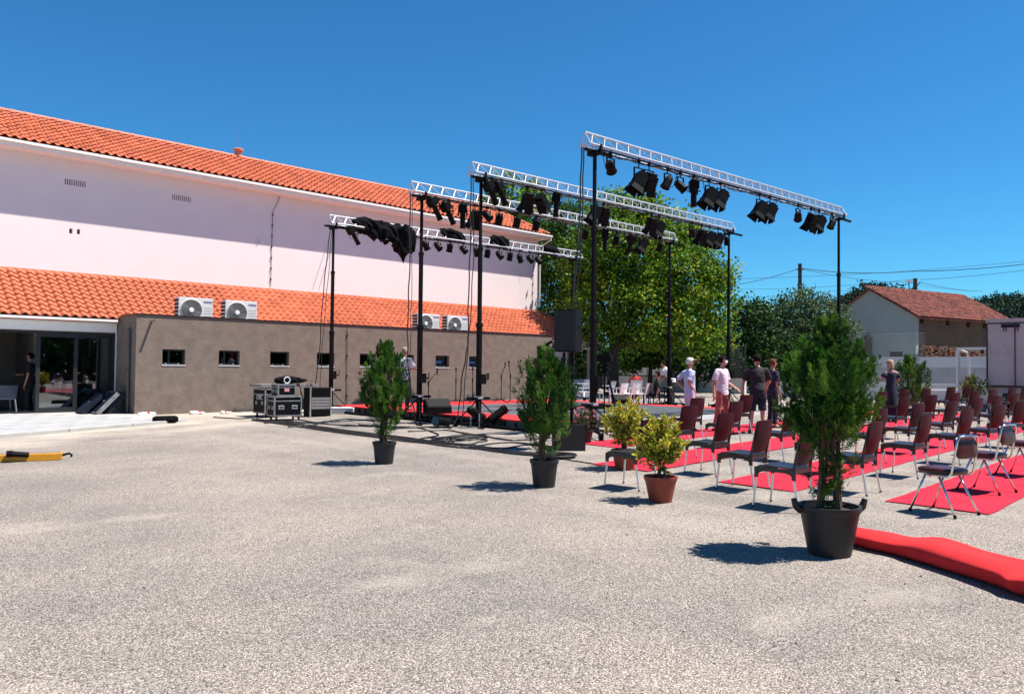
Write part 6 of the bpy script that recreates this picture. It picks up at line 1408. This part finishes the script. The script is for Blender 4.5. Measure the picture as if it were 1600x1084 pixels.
def person(label, loc, face, h=1.75, lean=0.0, armL=None, armR=None, legL=None, legR=None, sit=False, shirt=M_SHIRTW, trou=M_NAVYCOT, shorts=False, hair=M_HAIRDK, cap=False, mask=False, dress=False, long_hair=False, headturn=0.0, headtilt=0.0, female=False):
    t = thing('person', label, 'person', loc, face-R(90)); t.scale = (h/1.75,)*3; V3 = Vector
    pz = 0.47 if sit else 0.93
    J = {'pelvis': V3((0, 0, pz)), 'waist': V3((0, 0.01, pz+0.17)), 'chest': V3((0, 0.0, pz+0.37)), 'neck0': V3((0, -0.01, pz+0.52)), 'neck1': V3((0, 0.005, pz+0.585))}
    sw = 0.165 if female else 0.185
    for s, n in ((-1, 'L'), (1, 'R')): J['sh'+n] = V3((s*sw, -0.01, pz+0.475))
    LR = Matrix.Rotation(-lean, 3, 'X')
    def up(v): return LR@(v-J0)+J0
    J0 = J['pelvis'].copy()
    for k in list(J):
        if k != 'pelvis': J[k] = up(J[k])
    hd = Matrix.Rotation(headturn, 3, 'Z')@Matrix.Rotation(-headtilt-lean*0.5, 3, 'X'); H0 = J['neck1']
    for k, v in {'chin': (0, 0.025, 0.045), 'head': (0, 0.018, 0.125), 'crown': (0, 0.0, 0.205)}.items(): J[k] = H0+hd@V3(v)
    arms = {}
    for n, a in (('L', armL), ('R', armR)):
        s = -1 if n == 'L' else 1
        if a is None: a = ((s*0.06, -0.02, -0.29), (s*0.02, 0.06, -0.25))
        J['el'+n] = J['sh'+n]+V3(a[0]); J['wr'+n] = J['el'+n]+V3(a[1]); dv_ = V3(a[1]).normalized(); J['pa'+n] = J['wr'+n]+dv_*0.075
        side = dv_.cross(V3((0, 1, 0.2))).normalized(); curl = dv_.cross(side)
        for f in range(4):
            o_ = side*(0.030-0.02*f); ln = (0.075, 0.085, 0.08, 0.062)[f]
            J[f'f{f}a{n}'] = J['pa'+n]+dv_*0.03+o_; J[f'f{f}b{n}'] = J['pa'+n]+dv_*(0.03+ln*0.55)+o_*1.05+curl*0.012; J[f'f{f}c{n}'] = J['pa'+n]+dv_*(0.03+ln*0.9)+o_*1.05+curl*0.035
        J['tha'+n] = J['wr'+n]+dv_*0.03+side*0.04; J['thb'+n] = J['wr'+n]+dv_*0.085+side*0.062+curl*0.015
    for n, a in (('L', legL), ('R', legR)):
        s = -1 if n == 'L' else 1
        J['hip'+n] = V3((s*0.088, 0, pz-0.05))
        if a is None: a = ((s*0.015, 0.42, 0.0), (0.0, 0.04, -0.40)) if sit else ((s*0.015, 0.02, -0.40), (s*0.01, -0.04, -0.405))
        J['kn'+n] = J['hip'+n]+V3(a[0]); J['an'+n] = J['kn'+n]+V3(a[1]); J['to'+n] = J['an'+n]+V3((s*0.02, 0.14, -0.04))
    rad = {'pelvis': .118, 'waist': .105, 'chest': .125, 'neck0': .062, 'neck1': .050, 'chin': .060, 'head': .088, 'crown': .062}
    fem = 0.9 if female else 1.0
    N = {k: (tuple(J[k]), rad[k]*(fem if k in ('waist', 'chest') else 1)) for k in rad}
    E = [('pelvis', 'waist'), ('waist', 'chest'), ('chest', 'neck0'), ('neck0', 'neck1'), ('neck1', 'chin'), ('chin', 'head'), ('head', 'crown')]
    for n in 'LR':
        for k, r in (('sh', .056), ('el', .041), ('wr', .029), ('pa', .034)): N[k+n] = (tuple(J[k+n]), r*fem)
        E += [('chest', 'sh'+n), ('sh'+n, 'el'+n), ('el'+n, 'wr'+n), ('wr'+n, 'pa'+n)]
        for f in range(4):
            for q, r in (('a', .0105), ('b', .0095), ('c', .008)): N[f'f{f}{q}{n}'] = (tuple(J[f'f{f}{q}{n}']), r)
            E += [('pa'+n, f'f{f}a{n}'), (f'f{f}a{n}', f'f{f}b{n}'), (f'f{f}b{n}', f'f{f}c{n}')]
        N['tha'+n] = (tuple(J['tha'+n]), .012); N['thb'+n] = (tuple(J['thb'+n]), .010); E += [('wr'+n, 'tha'+n), ('tha'+n, 'thb'+n)]
        for k, r in (('hip', .080), ('kn', .056), ('an', .040)): N[k+n] = (tuple(J[k+n]), r)
        N['to'+n] = (tuple(J['to'+n]), .034); E += [('pelvis', 'hip'+n), ('hip'+n, 'kn'+n), ('kn'+n, 'an'+n), ('an'+n, 'to'+n)]
    body = put('body', skin_mesh(N, E, 'pelvis', M_SKIN), t)
    # face
    fc = J['head']; fw_ = hd@V3((0, 1, 0)); rt_ = hd@V3((1, 0, 0)); u_ = hd@V3((0, 0, 1))
    e = MB().bar(fc+fw_*0.075+u_*0.012, fc+fw_*0.105-u_*0.020, 0.011, 6, 0.015).build('nose', M_SKIN, body)
    for s in (-1, 1):
        MB().box(fc+fw_*0.083+rt_*(0.032*s)+u_*0.022, (0.022, 0.012, 0.010), mtx=hd).build('eye', M_HAIRDK, body)
        MB().lathe([(0, -.028), (.014, -.02), (.018, 0), (.014, .022), (0, .03)], 8, fc+rt_*(0.088*s)-fw_*0.005, mtx=hd).build('ear', M_SKIN, body)
    MB().box(fc+fw_*0.082-u_*0.048, (0.045, 0.012, 0.009), mtx=hd).build('mouth', mat('lips', (0.30, 0.09, 0.08), 0.5) if 'lips' not in MATS else MATS['lips'], body)
    # hair / cap / mask
    hm = MB(); n = 22; prof = [(0.0, 0.104), (0.05, 0.096), (0.080, 0.065), (0.095, 0.02), (0.096, -0.03), (0.084, -0.065)]
    vs = []; 
    for r_, z in prof:
        for i in range(n):
            a = 2*math.pi*i/n; y = r_*1.08*math.sin(a)-0.012; zz = z+(0 if cap else random.uniform(-.006, .009))
            if math.sin(a) > 0.15: zz = max(z, 0.045)+0.005*(0.1-z)
            if long_hair and math.sin(a) < 0.3 and z < -0.02: zz = z*2.3
            vs.append(fc+hd@V3((r_*math.cos(a)+(0 if cap or r_ < .01 else random.uniform(-.006, .006)), y+(0 if cap or r_ < .01 else random.uniform(-.006, .006)), zz+0.012)))
    hm.add(vs, [(i*n+j, i*n+(j+1) % n, (i+1)*n+(j+1) % n, (i+1)*n+j) for i in range(len(prof)-1) for j in range(n)])
    ho = hm.build('cap' if cap else 'hair', M_CAP if cap else hair, t, smooth=True)
    if cap: MB().prism([fc+hd@V3((0.06*math.cos(a), 0.095+0.075*math.sin(a), 0.055)) for a in np.linspace(0, math.pi, 9)], hd@V3((0, 0, 0.010))).build('brim', M_CAP, ho)
    if mask: MB().lathe([(0.0, 0.062), (0.03, 0.050), (0.058, 0.02), (0.066, -0.01)], 10, fc+fw_*0.045-u_*0.035, mtx=hd@Matrix.Rotation(R(-90), 3, 'X')).build('face_mask', M_MASK, t)
    # clothing: lofted and tube shapes fused into one garment
    if not dress:
        def el(c, rx, ry, M, n=18): return [c+M@V3((rx*math.cos(2*math.pi*i/n), ry*math.sin(2*math.pi*i/n), 0)) for i in range(n)]
        I3 = Matrix.Identity(3); f_ = 0.93 if female else 1.0
        S = MB()
        hemz = V3((0, 0, -0.10 if not sit else 0.0))
        S.loft([el(J['pelvis']+hemz*0.9, .178, .138, I3), el(J['pelvis']+V3((0, 0, .05)), .172*f_, .130, I3), el(J['waist'], .158*f_, .120, LR), el(J['chest']-LR@V3((0, 0, .06)), .175*f_, .128, LR), el(J['chest']+LR@V3((0, -.005, .04)), .190*f_, .122, LR), el(J['neck0']-LR@V3((0, 0, .055)), .165*f_, .095, LR), el(J['neck0']-LR@V3((0, 0, .012)), .10, .075, LR), el(J['neck0']+LR@V3((0, 0.004, .028)), .064, .062, LR)])
        for n_ in 'LR':
            p, q = J['sh'+n_], J['el'+n_]; inn = p.lerp(J['chest'], 0.35); S.tube([inn, p.lerp(inn, .15)-LR@V3((0, 0, .012)), p.lerp(q, .25), p.lerp(q, .55), p.lerp(q, .82)], [.085, .078, .070, .066, .070], 12)
        put('shirt', garment(S, shirt), t)
        T_ = MB(); top = .09 if not sit else .07
        T_.loft([el(J['pelvis']+V3((0, 0, top)), .150, .115, I3), el(J['pelvis'], .165, .128, I3), el(J['pelvis']-V3((0, 0, .07)), .160, .125, I3), el(J['pelvis']-V3((0, 0, .115)), .11, .09, I3)])
        for n_ in 'LR':
            h_, k_, a_ = J['hip'+n_], J['kn'+n_], J['an'+n_]
            if shorts: T_.tube([h_+V3((0, 0, .05)), h_.lerp(k_, .2), h_.lerp(k_, .6), h_.lerp(k_, .93)], [.095, .096, .088, .090], 12)
            else: T_.tube([h_+V3((0, 0, .05)), h_.lerp(k_, .25), h_.lerp(k_, .7), k_, k_.lerp(a_, .5), a_+V3((0, 0, .015))], [.092, .093, .078, .070, .064, .062], 12)
        put('shorts' if shorts else 'trousers', garment(T_, trou), t)
    else:
        rings = []
        for z, rx, ry, dy in ((0.10, .20, .21, .02), (0.35, .185, .18, .01), (0.65, .175, .155, 0), (0.93, .165, .135, 0), (1.08, .125, .105, 0), (1.25, .15, .12, 0), (1.36, .165, .115, -.005), (1.40, .150, .10, -.005)):
            rings.append([(rx*math.cos(2*math.pi*i/20)*(1+.03*math.sin(i*2.7) if z < .9 else 1), dy+ry*math.sin(2*math.pi*i/20)*(1+.05*math.sin(i*3.1) if z < .9 else 1), z) for i in range(20)])
        MB().loft(rings).build('dress', shirt, t, smooth=True)
        for n_ in 'LR':
            S = {'a': (tuple(J['sh'+n_]+V3((0, 0, -.02))), .085), 'b': (tuple(J['sh'+n_].lerp(J['el'+n_], .5)), .095), 'c': (tuple(J['sh'+n_].lerp(J['el'+n_], .72)), .08)}
            put('sleeve', skin_mesh(S, [('a', 'b'), ('b', 'c')], 'a', shirt), t)
    for n_ in 'LR':
        a = J['an'+n_]; q = (J['to'+n_]-a); q.z = 0; q.normalize() if q.length > 1e-4 else None; ang = math.atan2(q.y, q.x)-R(90); zz = a.z-0.075
        rg_ = []
        for y, w_, hh_ in ((-.075, .030, .05), (-.05, .042, .075), (.03, .045, .07), (.11, .048, .05), (.17, .036, .035)):
            rg_.append([a.to_2d().to_3d()+Matrix.Rotation(ang, 3, 'Z')@V3((w_*math.cos(k*math.pi/5), y, 0))+V3((0, 0, max(0.0, zz)+hh_*0.5+hh_*0.5*math.sin(k*math.pi/5))) for k in range(10)])
        MB().loft(rg_).build('shoe', M_SHOE, t, smooth=True)
    return t
RIGHT, AWAY, TOWARD, LEFT = R(-43), R(47), R(227), R(137)
def foot(px, py, h=0.0): p = on_ground(px, py, h); return p
person('man in a pale cap, bluish shirt and lilac trousers, looking right', foot(1077, 672), RIGHT+R(12), 1.68, armL=((-0.10, -0.20, -0.22), (0.16, 0.10, -0.17)), armR=((0.05, -0.13, -0.26), (-0.10, 0.17, -0.14)), shirt=M_SHIRTB, trou=M_TROULILAC, cap=True, hair=M_HAIRGR)
person('man in a pale open shirt, brick red trousers and face mask, looking right', foot(1128, 674), R(-85), 1.72, armR=((0.10, -0.06, -0.27), (0.03, 0.03, -0.25)), armL=((-0.05, 0.04, -0.28), (0.04, 0.20, -0.11)), legL=((-0.05, 0.06, -0.40), (-0.02, -0.02, -0.40)), legR=((0.05, -0.03, -0.40), (0.03, -0.06, -0.40)), shirt=M_SHIRTP, trou=M_TROUCORAL, mask=True, headturn=R(35), hair=M_HAIRDK)
person('man in a black t-shirt and dark shorts seen from behind, leaning', foot(1184, 677), AWAY+R(-12), 1.76, lean=0.16, armL=((-0.12, 0.03, -0.28), (-0.01, 0.06, -0.26)), armR=((0.08, 0.10, -0.26), (-0.05, 0.2, -0.12)), legL=((-0.04, 0.0, -0.40), (-0.03, -0.03, -0.40)), shirt=M_BLACKTEE, trou=M_NAVYCOT, shorts=True, hair=M_HAIRDK, headturn=R(20))
person('person with short reddish hair, mostly hidden behind the largest thuja', foot(1207, 668), RIGHT+R(15), 1.66, shirt=M_NAVYCOT, trou=M_NAVYCOT, hair=M_HAIRBR)
person('blonde woman in a long navy dress seen from behind', foot(1392, 659), AWAY+R(8), 1.66, armL=((-0.10, 0.0, -0.23), (0.04, 0.20, 0.02)), armR=((0.09, 0.02, -0.25), (-0.03, 0.19, -0.05)), dress=True, shirt=M_NAVYCOT, hair=M_HAIRBL, long_hair=True, female=True, headtilt=0.15)
ps_ = at_depth(631, 640, 22.6); ps_.z = SH+0.006+0.0; ps_ = on_ground(631, 641, SH-0.06); ps_.z = SH+0.006
person('grey haired man in a white t-shirt standing on the stage, from behind', ps_, AWAY+R(-25), 1.76, armR=((0.08, 0.08, -0.26), (0.02, 0.22, -0.02)), armL=((-0.08, 0.03, -0.28), (0.02, 0.10, -0.24)), shirt=M_SHIRTW, trou=M_NAVYCOT, hair=M_HAIRGR)
person('man in a white shirt bending forward behind a black mast', foot(1050, 632), RIGHT+R(150), 1.72, lean=0.55, armL=((-0.05, 0.12, -0.26), (0.02, 0.14, -0.2)), armR=((0.05, 0.12, -0.26), (-0.02, 0.14, -0.2)), shirt=M_SHIRTW, trou=M_BLACKTEE, hair=M_HAIRDK)
person('person in a red t-shirt sitting beyond the white armchairs', foot(993, 624), AWAY, 1.7, sit=True, lean=0.08, armL=((-0.06, 0.12, -0.25), (0.05, 0.2, 0.0)), armR=((0.06, 0.12, -0.25), (-0.05, 0.2, 0.0)), shirt=M_REDTEE, trou=M_NAVYCOT, hair=M_HAIRDK)
person('person in black sitting sideways near the black mast', foot(1026, 634), LEFT+R(-10), 1.7, sit=True, lean=-0.05, shirt=M_BLACKTEE, trou=M_BLACKTEE, hair=M_HAIRDK)
pd_ = on_y(46, 600, 26.0); person('person in dark clothes standing sideways in the open glass doorway', (pd_.x, 26.0, 0.03), LEFT+R(15), 1.75, armR=((0.04, 0.06, -0.27), (-0.03, 0.22, -0.02)), shirt=M_BLACKTEE, trou=M_BLACKTEE, hair=M_HAIRDK, headtilt=-0.15)
# chair under the person in red
cr = dup(WCH); p_ = foot(993, 624); cr.location = p_; cr.rotation_euler = (0, 0, AWAY-R(90)); tag(cr, 'white plastic armchair carrying the person in the red t-shirt', 'chair')
